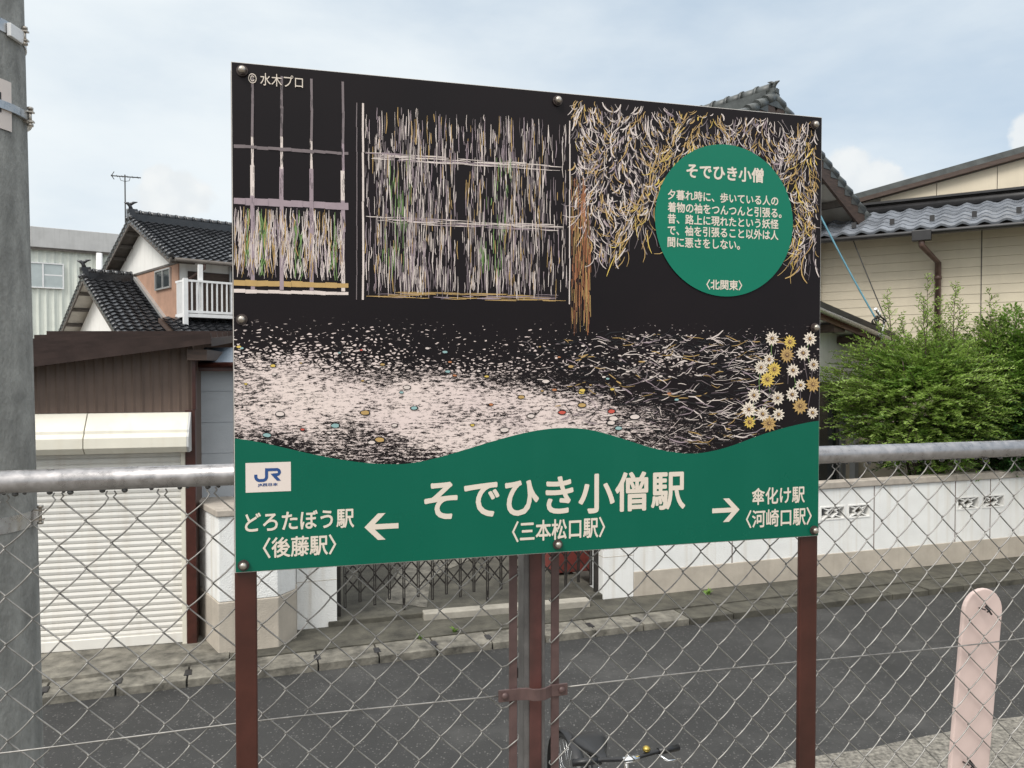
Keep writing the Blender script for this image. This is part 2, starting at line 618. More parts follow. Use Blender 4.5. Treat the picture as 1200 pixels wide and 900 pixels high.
# raised apron between gutter and the fronts
strip('apron', 'concdark', rf0 + nrm * (GW - 0.01), 0.0, 0.75, 0.092, x0=1.567, x1=22, jit=0.006, skirt=0.1)
strip('garage_apron', 'conc', rf0 + nrm * (GW - 0.01), 0.0, 2.2, 0.105, x0=-14, x1=1.56, nseg=160, jit=0.012, skirt=0.11)

# ------------------------------------------------------------------ walls and gate
wp = gnd(707, 711)                          # left front corner of the right gate pillar
wp.z = 0
lp = gnd(348, 748)
lp.z = 0

g1 = 'white gate pillars'
pl = thing('gate_pillar', 'white stucco gate pillar left of the folding gate, next to the chamfered wall', 'pillar', lp, ST, g1)
m = MB().box(0, 0.435, 0, 0.34, 0.0, 1.62)
m.box(-0.003, 0.438, -0.003, 0.343, 0.615, 0.622, 1)
m.build('shaft', ['stucco', 'stuccobase'], pl, bevel=0.012)
MB().box(-0.03, 0.465, -0.03, 0.37, 1.622, 1.69).build('cap', 'coping', pl, bevel=0.01)
pr = thing('gate_pillar', 'white stucco gate pillar right of the folding gate, joined to the long wall', 'pillar', wp, ST, g1)
m = MB().box(0, 0.42, 0, 0.42, 0.0, 1.62)
m.box(-0.003, 0.423, -0.003, 0.423, 0.615, 0.622, 1)
m.build('shaft', ['stucco', 'stuccobase'], pr, bevel=0.012)
MB().box(-0.03, 0.45, -0.03, 0.45, 1.622, 1.69).build('cap', 'coping', pr, bevel=0.01)

# long white wall to the right
wl = thing('garden_wall', 'long white garden wall with beige base and pierced blocks under the bushes', 'wall', wp + U * 0.424, ST)
WT = 0.13
top = on_local(wl, 1000, 571, 0)[1]
bz = on_local(wl, 960, 650, 0)[1]
vents = []
for x0, x1, y0, y1 in ((961, 990, 594, 608), (993.5, 1019.5, 592, 606.5), (1121.5, 1147, 584, 598), (1151, 1176.5, 582.5, 597)):
    a, zt = on_local(wl, x0, y0, 0)
    b, zb = on_local(wl, x1, y1, 0)
    vents.append((a, b))
vz1 = on_local(wl, 975, 593, 0)[1]
vz0 = on_local(wl, 975, 609, 0)[1]
xs = [0.0]
WL = 14.0
m = MB()
m.box(0, WL, 0.0, WT, bz, vz0)
m.box(0, WL, 0.0, WT, vz1, top)
prev = 0
for a, b in vents:
    m.box(prev, a, 0.0, WT, vz0, vz1)
    prev = b
m.box(prev, WL, 0.0, WT, vz0, vz1)
# fine vertical joints
for px in (1119, 858, 1024, 1160):
    xj = on_local(wl, px, 620, 0)[0]
    m.box(xj - 0.006, xj + 0.006, -0.003, 0.01, 0.05, top - 0.002, 1)
m.build('wall', ['stucco', 'copper'], wl)
MB().box(-0.0, WL, -0.012, WT + 0.012, 0.0, bz - 0.001).build('wall_base', 'stuccobase', wl, bevel=0.006)
cx = on_local(wl, 1119, 570, 0)[0]
m = MB().box(-0.0, cx - 0.004, -0.03, WT + 0.03, top + 0.001, top + 0.095)
m.box(cx + 0.004, WL, -0.03, WT + 0.03, top + 0.001, top + 0.10)
m.build('coping', 'coping', wl, bevel=0.012)
vb0 = None
for a, b in vents:
    m = MB()
    w, h = b - a, vz1 - vz0
    t = 0.018
    m.box(a, b, -0.008, 0.09, vz0, vz0 + t); m.box(a, b, -0.008, 0.09, vz1 - t, vz1)
    m.box(a, a + t, -0.008, 0.09, vz0 + t, vz1 - t); m.box(b - t, b, -0.008, 0.09, vz0 + t, vz1 - t)
    c = ((a + b) / 2, (vz0 + vz1) / 2)
    for sx in (-1, 1):
        for sz in (-1, 1):
            m.bar((c[0] + sx * w * 0.47, 0.035, c[1] + sz * h * 0.45), (c[0] + sx * 0.035, 0.035, c[1] + sz * 0.03), 0.016, 0.07, (0, 1, 0))
    for k in range(4):
        q = [(1, 0), (0, 1), (-1, 0), (0, -1)]
        p, n_ = q[k], q[(k + 1) % 4]
        m.bar((c[0] + p[0] * w * 0.22, 0.03, c[1] + p[1] * h * 0.36), (c[0] + n_[0] * w * 0.22, 0.03, c[1] + n_[1] * h * 0.36), 0.014, 0.06, (0, 1, 0))
    m.build('pierced_block', 'plaster', wl)

# chamfered wall end by the garage
ch = [gnd(230, 748), gnd(257, 777), gnd(326, 768), gnd(346.5, 757)]
co = ch[1].copy(); co.z = 0
cw = thing('garden_wall', 'short white wall with chamfered corners and beige base beside the roller shutter', 'wall', co, ST)
pl2 = [loc_of(cw, p) for p in ch]
poly = [(p.x, p.y) for p in pl2]
poly += [(poly[3][0] + 0.02, poly[3][1] + 0.25), (poly[0][0] + 0.14, poly[0][1] + 0.12)]


def grow(poly, d):
    cx = sum(p[0] for p in poly) / len(poly)
    cy = sum(p[1] for p in poly) / len(poly)
    return [(cx + (p[0] - cx) * (1 + d), cy + (p[1] - cy) * (1 + d)) for p in poly]


zt = on_local(cw, 258, 606, 0)[1]
zb = on_local(cw, 262, 706, 0)[1]
MB().prism(poly, zb, zt).build('wall', 'stucco', cw, bevel=0.01)
MB().prism(grow(poly, 0.02), 0, zb - 0.001).build('wall_base', 'stuccobase', cw, bevel=0.01)
MB().prism(grow(poly, 0.05), zt + 0.001, zt + 0.07).build('coping', 'coping', cw, bevel=0.01)

# drive behind the gate, with its pale kerb
gt0 = lp + U * 0.44
m = MB()
dl = (wp - gt0)
for a, b, z in ((-0.1, dl.length + 0.05, 0.15),):
    q = [gt0 + U * a - V * 0.02, gt0 + U * b - V * 0.02, gt0 + U * b + V * 4.5, gt0 + U * a + V * 4.5]
    m.prism([(p.x, p.y) for p in q], -0.01, z)
struct(m.build('driveway', 'concdark', bevel=0.01))
m = MB()
q0 = loc_of(pl, gnd(500, 722, 0.15))
k0, k1 = gnd(497, 721, 0.155), gnd(692, 705, 0.155)
kd = (k1 - k0).normalized(); kn = Vector((-kd.y, kd.x, 0))
q = [k0, k1, k1 + kn * 0.16, k0 + kn * 0.16]
m.prism([(p.x, p.y) for p in q], 0.02, 0.170)
struct(m.build('kerb', 'conclight', bevel=0.012))
m = MB()
q = [gnd(452, 706, 0.155), gnd(500, 712, 0.155), gnd(505, 676, 0.155), gnd(560, 652, 0.155), gnd(600, 640, 0.155), gnd(540, 630, 0.155), gnd(480, 640, 0.155)]
m.add([(p.x, p.y, 0.156) for p in q], [tuple(range(len(q)))])
struct(m.build('path', 'conc'))

gate = thing('folding_gate', 'black folding lattice gate between the two white pillars', 'gate', gt0 + V * 0.16, math.atan2((wp - gt0).y, (wp - gt0).x))
GL = (wp - gt0).length
m = MB()
nb = 19
gz0, gz1 = 0.30, 1.42
for i in range(nb):
    x = 0.10 + (GL - 0.2) * i / (nb - 1)
    dz = 0.0 if i % 2 else 0.05
    for s in (-0.011, 0.011):
        m.box(x + s - 0.005, x + s + 0.005, -0.012, 0.012, gz0 - dz, gz1)
    m.box(x - 0.016, x + 0.016, -0.010, 0.010, gz0 - dz - 0.012, gz0 - dz)
dx = (GL - 0.2) / (nb - 1)
for i in range(nb - 1):
    x = 0.10 + dx * i
    for za in (0.40, 0.62, 0.84, 1.06, 1.28):
        m.bar((x, -0.02, za), (x + dx, -0.02, za + 0.2), 0.005, 0.017, (0, 1, 0) if False else (0, 0, 1))
        m.bar((x, 0.02, za + 0.2), (x + dx, 0.02, za), 0.005, 0.017)
m.build('lattice', 'gate', gate)
for x in (0.03, GL - 0.03):
    MB().box(x - 0.022, x + 0.022, -0.022, 0.022, 0.15, 1.5).build('end_post', 'gate', gate)
for x in (0.10 + dx * 10, 0.10 + dx * 4):
    m = MB().box(x - 0.012, x + 0.012, -0.01, 0.01, 0.2, 0.29)
    m.tube([(x - 0.012, 0, 0.182), (x + 0.012, 0, 0.182)], 0.03, 12)
    m.build('caster', 'gate', gate)

rb = gnd(676, 684, 0.155)
rb = rb + V * 0.45
pb = thing('garden_shed', 'red brown sheet steel locker in the yard behind the folding gate', 'shed', (rb.x, rb.y, 0.15), ST)
MB().box(-0.12, 0.8, 0, 0.5, 0.03, 1.35).build('body', 'redpanel', pb, bevel=0.01)
MB().box(-0.16, 0.84, -0.04, 0.54, 1.352, 1.40).build('lid', 'redpanel', pb, bevel=0.01)
for x in (-0.1, 0.74):
    MB().box(x, x + 0.05, 0.02, 0.48, 0.0, 0.03).build('skid', 'gate', pb)


# ------------------------------------------------------------------ roofs and houses
def tile_roof(mb, O, ex, ey, Wd, Ln, tw=0.26, tl=0.24, amp=0.045, thick=0.045, mi=0, ns=6):
    O, ex, ey = Vector(O), Vector(ex).normalized(), Vector(ey).normalized()
    n = ex.cross(ey).normalized()
    if n.z < 0:
        n = -n
    cols = int(round(Wd / tw)) * ns
    rows = max(1, int(round(Ln / tl)))
    tl = Ln / rows
    for r in range(rows):
        vs, fs, fs2 = [], [], []
        for j in range(cols + 1):
            u = Wd * j / cols
            ph = (j % ns) / ns
            h = amp * (0.5 + 0.5 * math.cos(2 * math.pi * ph)) ** 1.3
            jit = random.uniform(-0.004, 0.004)
            lo = O + ex * u + ey * (r * tl) + n * (h + thick + jit)
            hi = O + ex * u + ey * ((r + 1) * tl + 0.03) + n * (h * 0.9)
            fr = O + ex * u + ey * (r * tl + 0.002) + n * (h + thick - 0.038)
            vs += [lo, hi, fr]
        for j in range(cols):
            a, b = 3 * j, 3 * (j + 1)
            fs.append((a, b, b + 1, a + 1))
            fs2.append((a + 2, b + 2, b, a))
        mb.add(vs, fs, mi, True)
        mb.add(vs, fs2, mi, False)


def ornament(mb, c, s=1.0, mi=0):
    """ridge-end tile: stepped shield with a curled finial"""
    x, y, z = c
    mb.box(x - 0.10 * s, x + 0.12 * s, y - 0.24 * s, y + 0.24 * s, z - 0.05 * s, z + 0.22 * s, mi)
    mb.box(x - 0.12 * s, x + 0.10 * s, y - 0.17 * s, y + 0.17 * s, z + 0.22 * s, z + 0.38 * s, mi)
    mb.tube([(x - 0.14 * s, y, z + 0.30 * s), (x + 0.25 * s, y, z + 0.34 * s)], 0.085 * s, 10, mi)
    mb.tube([(x + 0.02 * s, y, z + 0.36 * s), (x - 0.02 * s, y, z + 0.50 * s), (x - 0.10 * s, y, z + 0.60 * s), (x - 0.24 * s, y, z + 0.62 * s)], [0.09 * s, 0.07 * s, 0.07 * s, 0.02 * s], 8, mi)
    mb.tube([(x - 0.03 * s, y, z + 0.56 * s), (x + 0.12 * s, y, z + 0.66 * s), (x + 0.26 * s, y, z + 0.70 * s)], [0.07 * s, 0.05 * s, 0.015 * s], 8, mi)
    for sy in (-1, 1):
        mb.ball((x - 0.06 * s, y + sy * 0.22 * s, z + 0.02 * s), 0.10 * s, 10, 6, (1, 1, 1), mi)


def gable_roof(t, half, Ln, zr, zf, zb, tilem, under='soffit', tw=0.26, tl=0.24, ridge_h=0.22, orn=1.0, halfb=None, rafters=True, board='woodgrey', trim=0.0):
    """ridge along local x from 0 to Ln at y=0,z=zr; front eave at y=-half,z=zf; rear at y=+halfb,z=zb"""
    halfb = halfb or half
    roofm = MB()
    for sgn, hw, ze in ((-1, half, zf), (1, halfb, zb)):
        ln = math.hypot(hw, zr - ze)
        ey = Vector((0, -sgn * hw, zr - ze)).normalized()
        O = Vector((0.0 if sgn < 0 else Ln, sgn * hw, ze))
        tile_roof(roofm, O, (1, 0, 0) if sgn < 0 else (-1, 0, 0), ey, Ln, ln, tw, tl)
    roof = roofm.build('roof', tilem, t)
    und = MB()
    for sgn, hw, ze in ((-1, half, zf), (1, halfb, zb)):
        v = [(0.02, sgn * hw, ze - 0.02), (Ln - 0.02, sgn * hw, ze - 0.02), (Ln - 0.02, 0, zr - 0.02), (0.02, 0, zr - 0.02)]
        v += [(a, b, c - 0.05) for a, b, c in v]
        und.add(v, [(0, 1, 2, 3), (7, 6, 5, 4), (0, 4, 5, 1), (1, 5, 6, 2), (3, 2, 6, 7), (0, 3, 7, 4)])
    und.build('soffit', under, roof)
    if rafters:
        for sgn, hw, ze in ((-1, half, zf), (1, halfb, zb)):
            nn = 5
            for i in range(1, nn + 1):
                f = (i - 0.3) / nn
                y = sgn * hw * f
                z = zr + (ze - zr) * f - 0.125
                MB().box(0.03, 0.75, y - 0.05, y + 0.05, z - 0.055, z + 0.05).build('purlin_end', 'woodgrey', roof)
    for sgn, hw, ze in ((-1, half, zf), (1, halfb, zb)):
        for x in (0.0, Ln):
            MB().bar((x, sgn * (hw + 0.02), ze - 0.07 - trim / 2), (x, sgn * 0.03, zr - 0.07 - trim / 2), 0.05, 0.17 + trim).build('bargeboard', board, roof)
    # verge tiles along the gable edges
    for sgn, hw, ze in ((-1, half, zf), (1, halfb, zb)):
        n_ = int(math.hypot(hw, zr - ze) / tl)
        for x in (0.02, Ln - 0.02):
            vm = MB()
            for i in range(n_):
                f0, f1 = i / n_, (i + 1.12) / n_
                vm.tube([(x, sgn * hw * (1 - f0), ze + (zr - ze) * f0 + 0.09), (x, sgn * hw * (1 - f1), ze + (zr - ze) * f1 + 0.06)], [0.085, 0.07], 8)
                vm.box(x - 0.055, x + 0.03, sgn * hw * (1 - (f0 + f1) / 2) - hw / n_ * 0.45, sgn * hw * (1 - (f0 + f1) / 2) + hw / n_ * 0.45, ze + (zr - ze) * (f0 + f1) / 2 - 0.045, ze + (zr - ze) * (f0 + f1) / 2 + 0.05)
            vm.build('verge_tiles', tilem, roof)
    rm = MB()
    rm.box(0.12, Ln - 0.12, -0.16, 0.16, zr - 0.05, zr + ridge_h * 0.45)
    rm.box(0.08, Ln - 0.08, -0.12, 0.12, zr + ridge_h * 0.45, zr + ridge_h * 0.85)
    k = 0.05
    while k < Ln - 0.3:
        rm.tube([(k, 0, zr + ridge_h), (k + 0.27, 0, zr + ridge_h)], 0.10, 10)
        rm.tube([(k + 0.23, 0, zr + ridge_h), (k + 0.28, 0, zr + ridge_h)], 0.118, 10)
        k += 0.28
    rm.build('ridge', tilem, roof)
    if orn:
        om = MB()
        ornament(om, (0.02, 0, zr + ridge_h * 0.2), orn)
        om.build('ridge_ornament', tilem, roof)
    return roof


def wall_pent(mb, x0, x1, y0, y1, z0, ridge_z, half, zf, halfb, zb, drop=0.14, mi=0):
    """house body under a gable roof, eave walls at y0 and y1"""
    def rz(y):
        return (ridge_z + (zf - ridge_z) * (-y / half) if y < 0 else ridge_z + (zb - ridge_z) * (y / halfb)) - drop
    mb.prism([(y0, z0), (y1, z0), (y1, rz(y1)), (0, rz(0)), (y0, rz(y0))], x0, x1, mi, 'x')
    return rz


def window(t, x0, x1, y, z0, z1, face='y', glassm='glass', framem='alu', muntin=True, name='window'):
    """framed window standing proud of a wall; face 'y' looks towards -y at y, face 'x' looks towards -x at y"""
    def P(a, d, z):
        return (a, y - d, z) if face == 'y' else (y - d, a, z)
    m = MB()
    def bx(a0, a1, d0, d1, z0_, z1_):
        p, q = P(a0, d0, z0_), P(a1, d1, z1_)
        m.box(min(p[0], q[0]), max(p[0], q[0]), min(p[1], q[1]), max(p[1], q[1]), z0_, z1_)
    f = 0.05
    bx(x0, x1, 0, 0.06, z0, z0 + f); bx(x0, x1, 0, 0.06, z1 - f, z1)
    bx(x0, x0 + f, 0, 0.06, z0 + f, z1 - f); bx(x1 - f, x1, 0, 0.06, z0 + f, z1 - f)
    if muntin:
        c = (x0 + x1) / 2
        bx(c - 0.03, c + 0.03, 0.0, 0.055, z0 + f, z1 - f)
    fr = m.build(name, framem, t)
    m = MB()
    bx(x0 + f, x1 - f, 0.005, 0.03, z0 + f, z1 - f)
    m.build('pane', glassm, fr)
    return fr


# --- two storey house with balcony (left of the sign)
PSI = R(42)
C = at_y(200, 303, 22.0)
half1 = 3.8
A1 = Vector((C.x - math.sin(PSI) * half1, C.y + math.cos(PSI) * half1, 0))
zr1 = at_y(154, 258, A1.y).z
zf1 = C.z
h1 = thing('house', 'two storey house with black tiled roof, white gable and white balcony left of the sign', 'house', A1, PSI)
LN1 = 9.0
gable_roof(h1, half1, LN1, zr1, zf1, zf1, 'tile', tw=0.24, tl=0.26, orn=0.8, under='woodgrey', ridge_h=0.24)
m = MB()
wy = -half1 + 0.55
rz = wall_pent(m, 0.42, LN1 - 0.5, wy, half1 - 0.55, 0, zr1, half1, zf1, half1, zf1)
m.build('wall', 'plaster', h1)
ys, zs = on_local_x(h1, 190, 314.5, 0.4)
m = MB().box(0.385, 0.418, wy - 0.015, half1 - 0.6, 0.0, zs)
m.build('gable_cladding', 'salmon', h1)
MB().box(0.36, 0.417, wy - 0.02, half1 - 0.6, zs + 0.002, zs + 0.07).build('drip_board', 'woodgrey', h1)
a, z1_ = on_local_x(h1, 183, 318, 0.38)
b, z0_ = on_local_x(h1, 201, 337, 0.38)
window(h1, min(a, b), max(a, b), 0.383, z0_, z1_, 'x')
# dark timber front with windows behind the balcony
m = MB().box(0.66, LN1 - 0.5, wy - 0.03, wy - 0.002, 0.0, zf1 - 0.25)
m.build('front_cladding', 'woodbrown', h1)
_, rail_t = on_local(h1, 216, 327, -half1 - 0.25)
_, rail_b = on_local(h1, 216, 367, -half1 - 0.25)
by = -half1 - 0.25
bx0 = on_local(h1, 216, 340, by)[0]
window(h1, bx0 + 1.6, bx0 + 3.3, wy - 0.032, rail_b + 0.1, rail_b + 1.9, 'y')
window(h1, bx0 + 4.2, bx0 + 5.9, wy - 0.032, rail_b + 0.1, rail_b + 1.9, 'y')
balc = MB().box(bx0, bx0 + 6, by, wy - 0.04, rail_b - 0.10, rail_b).build('balcony', 'whitemetal', h1)
m = MB()
m.box(bx0, bx0 + 6, by, by + 0.06, rail_t - 0.06, rail_t)
m.box(bx0, bx0 + 6, by + 0.005, by + 0.055, rail_b + 0.02, rail_b + 0.09)
x = bx0 + 0.2
while x < bx0 + 6:
    m.box(x, x + 0.04, by + 0.012, by + 0.048, rail_b + 0.09, rail_t - 0.06)
    x += 0.145
m.box(bx0, bx0 + 0.05, by + 0.06, wy - 0.05, rail_t - 0.06, rail_t)
y = by + 0.18
while y < wy - 0.1:
    m.box(bx0 + 0.005, bx0 + 0.04, y, y + 0.035, rail_b, rail_t - 0.06)
    y += 0.075
m.build('railing', 'whitemetal', balc)
m = MB().box(bx0 - 0.02, bx0 + 0.10, by - 0.02, by + 0.10, rail_b - 0.5, rail_t + 0.03)
m.build('railing_post', 'whitemetal', balc)
px2 = on_local(h1, 236.5, 340, by)[0]
MB().box(px2 - 0.06, px2 + 0.06, by + 0.062, by + 0.17, rail_b, zf1 - 0.12).build('balcony_post', 'whitemetal', balc)
# gutter and downpipe
m = MB()
m.tube([(0.1, -half1 - 0.06, zf1 - 0.02), (LN1, -half1 - 0.06, zf1 - 0.02)], 0.06, 8)
m.build('gutter', 'woodgrey', h1)
m = MB()
gx = 0.62
m.tube([(0.95, -half1 - 0.03, zf1 - 0.05), (0.95, -half1 + 0.0, zf1 - 0.2), (0.66, wy - 0.08, zf1 - 0.5), (0.66, wy - 0.08, zf1 - 2.1), (1.1, wy - 0.4, zf1 - 2.75), (1.5, wy - 0.7, zf1 - 3.1)], 0.045, 8)
m.build('downpipe', 'copper', h1)
# lower roof under the balcony
zlo = on_local(h1, 245, 395, -half1 - 1.0)[1]
m = MB()
tile_roof(m, (-0.2, -half1 - 1.0, zlo), (1, 0, 0), (0, 1.0, 0.42), LN1 + 0.3, 1.5, 0.25, 0.25)
lr = m.build('lower_roof', 'tile', h1)
m = MB().add([(-0.2, -half1 - 1.0, zlo - 0.01), (LN1, -half1 - 1.0, zlo - 0.01), (LN1, -half1 + 0.5, zlo + 0.57), (-0.2, -half1 + 0.5, zlo + 0.57),
              (-0.2, -half1 - 1.0, zlo - 0.13), (LN1, -half1 - 1.0, zlo - 0.13), (LN1, -half1 + 0.5, zlo + 0.45), (-0.2, -half1 + 0.5, zlo + 0.45)],
             [(0, 1, 2, 3), (7, 6, 5, 4), (0, 4, 5, 1), (1, 5, 6, 2), (2, 6, 7, 3), (3, 7, 4, 0)])
m.build('eave_board', 'woodbrown', lr)
MB().box(0.5, LN1 - 0.6, -half1 - 0.35, wy - 0.05, 0.0, zlo + 0.1).build('ground_floor_wall', 'woodbrown', h1)

# --- tiled wing in front of its gable
A2p = at_y(97.5, 326, 24.7)
A2 = Vector((A2p.x, A2p.y, 0))
h2 = thing('tiled_wing', 'lower wing with black tiled gable roof and pale soffit panels behind the brown garage', 'house', A2, PSI)
zr2 = A2p.z
half2 = 4.6
zf2 = zr2 - half2 * math.tan(R(27))
gap = loc_of(h1, A2)
LN2 = 0.383 - gap.x
gable_roof(h2, half2, LN2, zr2, zf2, zf2, 'tile', tw=0.25, tl=0.25, orn=0.8, rafters=True, ridge_h=0.22)
m = MB()
wall_pent(m, 0.5, LN2 - 0.02, -half2 + 0.6, half2 - 0.6, 0, zr2, half2, zf2, half2, zf2, drop=0.2)
m.build('wall', 'plaster', h2)
m = MB()
m.bar((LN2 - 0.03, -0.2, zr2 - 0.1 + 0.2), (LN2 - 0.03, -half2 + 0.1, zf2 + 0.05 + 0.2), 0.16, 0.10)
m.build('flashing', 'alu', h2)

# --- pale warehouse
WHY = 36.0
w0 = at_y(138, 275, WHY)
wr = R(36)
wh = thing('warehouse', 'pale ribbed warehouse with flat grey parapet behind the tiled houses', 'warehouse', (w0.x, w0.y, 0), wr)
wz = w0.z
pz = on_local(wh, 130, 297, 0)[1]
m = MB()
X0, X1 = -14.0, 7.0
vs, fs = [], []
n_ = int((X1 - X0) / 0.1)
for i in range(n_ + 1):
    x = X0 + 0.1 * i
    o = 0.0 if (i % 3) else -0.05
    vs += [(x, o, 0), (x, o, pz)]
for i in range(n_):
    fs.append((2 * i, 2 * i + 2, 2 * i + 3, 2 * i + 1))
m.add(vs, fs)
m.box(X0, X1, 0.02, 9, 0, pz - 0.02)
m.build('wall', 'warehouse', wh)
m = MB()
x = X0
while x < X1:
    m.box(x + 0.01, x + 3.49, -0.25, 9.1, pz, wz)
    x += 3.5
m.build('parapet', 'parapet', wh, bevel=0.02)
MB().box(X0, X1, -0.21, -0.15, pz - 0.10, pz - 0.001).build('gutter', 'woodgrey', wh)
a, z1_ = on_local(wh, 25, 306, -0.06)
b, z0_ = on_local(wh, 75, 339, -0.06)
fr = window(wh, a, b, -0.06, z0_, z1_, 'y', 'glasspale', 'whitemetal')
MB().box((a + b) / 2 + 0.05, b - 0.06, -0.095, -0.091, (z0_ + z1_) / 2, (z0_ + z1_) / 2 + 0.06).build('window_bar', 'whitemetal', fr)
xp = on_local(wh, 116, 300, -0.1)[0]
MB().tube([(xp, -0.16, pz - 0.05), (xp, -0.16, pz - 3.2)], 0.14, 10).build('vent_pipe', 'whitemetal', wh)

an = at_y(147, 262, 40.0)
ant = thing('tv_antenna', 'thin rooftop television antenna standing up behind the black tiled house', 'antenna', (an.x, an.y, wz - 0.05), R(20))
tz = at_y(147, 207, 40.0).z - wz + 0.05
m = MB().tube([(0, 0, 0), (0, 0, tz + 0.1)], 0.035, 6)
m.build('mast', 'darkcable', ant)
m = MB()
m.tube([(-0.65, 0, tz), (0.75, 0, tz)], 0.03, 6)
for i in range(6):
    x = -0.6 + i * 0.24
    m.tube([(x, -0.22, tz), (x, 0.22, tz)], 0.014, 5)
m.tube([(-0.62, 0, tz), (-0.5, 0, tz + 0.22)], 0.02, 5)
m.tube([(-0.62, 0, tz), (-0.5, 0, tz - 0.18)], 0.02, 5)
m.tube([(-0.25, 0, tz), (-0.2, 0, tz - 0.2), (0, 0, tz - 0.25), (0.2, 0, tz - 0.2), (0.25, 0, tz)], 0.015, 5)
m.build('boom', 'darkcable', ant)

# --- brown garage with roller shutter
go = gnd(230, 753, 0.1)
gr = math.atan2((gnd(222, 755, 0.1) - gnd(46, 769, 0.1)).y, (gnd(222, 755, 0.1) - gnd(46, 769, 0.1)).x)
ga = thing('garage', 'brown sheet metal garage with a closed cream roller shutter beside the utility pole', 'garage', (go.x, go.y, 0.0), gr)
xl = on_local(ga, -60, 600, 0)[0]
fz1 = on_local(ga, 245, 397, -0.25)[1]
fz0 = on_local(ga, 37, 424, -0.25)[1]
fx1 = on_local(ga, 245, 397, -0.25)[0]
fx0 = on_local(ga, 37, 424, -0.25)[0]
sl = (fz1 - fz0) / (fx1 - fx0)
zf = lambda x: fz0 + (x - fx0) * sl
wtop = on_local(ga, 228, 480, 0)[1]
m = MB()
vs, fs = [], []
i = 0
x = xl
while x < 0:
    o = -0.012 if i % 4 == 0 else 0.0
    vs += [(x, o, wtop - 0.02), (x, o, zf(x) - 0.03)]
    x += 0.022
    i += 1
for k in range(i - 1):
    fs.append((2 * k, 2 * k + 2, 2 * k + 3, 2 * k + 1))
m.add(vs, fs)
m.box(xl, -0.005, 0.01, 0.06, wtop - 0.02, zf(xl) - 0.1)
m.box(xl, -0.10, 0.12, 0.16, 0.0, wtop)
m.box(-0.02, 0.0, 0.06, 3.3, 0.0, 3.15)
m.box(xl, -0.02, 3.26, 3.3, 0.0, 3.15)
m.box(xl, xl + 0.02, 0.2, 3.26, 0.0, 2.8)
m.build('wall', 'shedbrown', ga)
# corner post and jamb
m = MB().box(-0.085, 0.012, -0.03, 0.06, 0.0, wtop + 0.001)
m.build('corner_post', 'brownpost', ga, bevel=0.004)
MB().box(-0.012, 0.022, -0.035, 0.055, wtop + 0.003, zf(0) - 0.1).build('corner_trim', 'brownpost', ga, bevel=0.003)
# roof
bz0 = on_local(ga, 40, 392, 3.4)[1]
RX0, RX1 = xl - 0.1, fx1
m = MB()
def rfz(x, y):
    f = (y + 0.25) / 3.65
    return zf(x) * (1 - f) + (bz0 + 0.02) * f
ny = 26
vs, fs = [], []
for j in range(ny * 2 + 1):
    y = -0.25 + 3.65 * j / (ny * 2)
    o = 0.0
    for x in (RX0, RX1):
        vs.append((x, y, rfz(x, y) + o))
for j in range(ny * 2):
    fs.append((2 * j, 2 * j + 1, 2 * j + 3, 2 * j + 2))
m.add(vs, fs)
for k in range(8):
    y = -0.1 + k * 0.46
    m.bar((RX0, y, rfz(RX0, y) + 0.03), (RX1, y, rfz(RX1, y) + 0.03), 0.045, 0.06)
rg = m.build('roof', 'shedroof', ga)
m = MB()
m.bar((RX0, -0.262, zf(RX0) - 0.02), (RX1 + 0.02, -0.262, zf(RX1) - 0.02), 0.03, 0.06)
m.bar((RX1 + 0.012, -0.25, zf(RX1) - 0.035), (RX1 + 0.012, 3.4, rfz(RX1, 3.4) - 0.035), 0.02, 0.085)
m.build('fascia', 'shedroof', rg)
m = MB()
for x in (fx1 - 0.12,):
    m.box(x - 0.10, x + 0.09, -0.2, 3.2, zf(x) - 0.20, zf(x) - 0.09)
m.build('beam_end', 'woodbrown', rg)
# shutter housing
zt_, zb_ = on_local(ga, 215, 484, -0.18)[1], on_local(ga, 215, 530, -0.18)[1]
hx1 = on_local(ga, 219, 500, -0.18)[0]
prof = [(0.0, zt_), (-0.05, zt_), (-0.07, zt_ - 0.03), (-0.17, zt_ - 0.17), (-0.175, zt_ - 0.2), (-0.21, zt_ - 0.24), (-0.215, zb_ + 0.06), (-0.16, zb_), (0.0, zb_)]
m = MB()
cut = on_local(ga, 98, 500, -0.18)[0]
m.prism(prof, xl, cut - 0.004, 0, 'x')
m.prism(prof, cut + 0.004, hx1, 0, 'x')
hb = m.build('shutter_housing', 'shutterbox', ga, bevel=0.004)
MB().prism([(y - 0.006 if y < -0.01 else y, z) for y, z in prof], hx1 + 0.001, hx1 + 0.02, 0, 'x').build('end_cap', 'parapet', hb)
# shutter curtain
sx1 = on_local(ga, 214, 650, 0.05)[0]
zlow = 0.108
m = MB()
z = zlow + 0.1
vs, fs = [], []
prs = []
while z < zb_ + 0.02:
    prs += [(z, 0.050), (z + 0.006, 0.037), (z + 0.030, 0.031), (z + 0.053, 0.036), (z + 0.057, 0.050)]
    z += 0.062
for zz, yy in prs:
    vs += [(xl, yy, zz), (sx1, yy, zz)]
for k in range(len(prs) - 1):
    fs.append((2 * k, 2 * k + 1, 2 * k + 3, 2 * k + 2))
m.add(vs, fs)
sh = m.build('shutter', 'shutter', ga)
MB().box(xl, sx1, 0.02, 0.06, zlow, zlow + 0.105).build('bottom_rail', 'shutter', sh, bevel=0.005)
MB().box(sx1 + 0.002, -0.087, -0.02, 0.08, 0.1, zb_ - 0.001).build('guide_rail', 'shutterbox', ga, bevel=0.004)

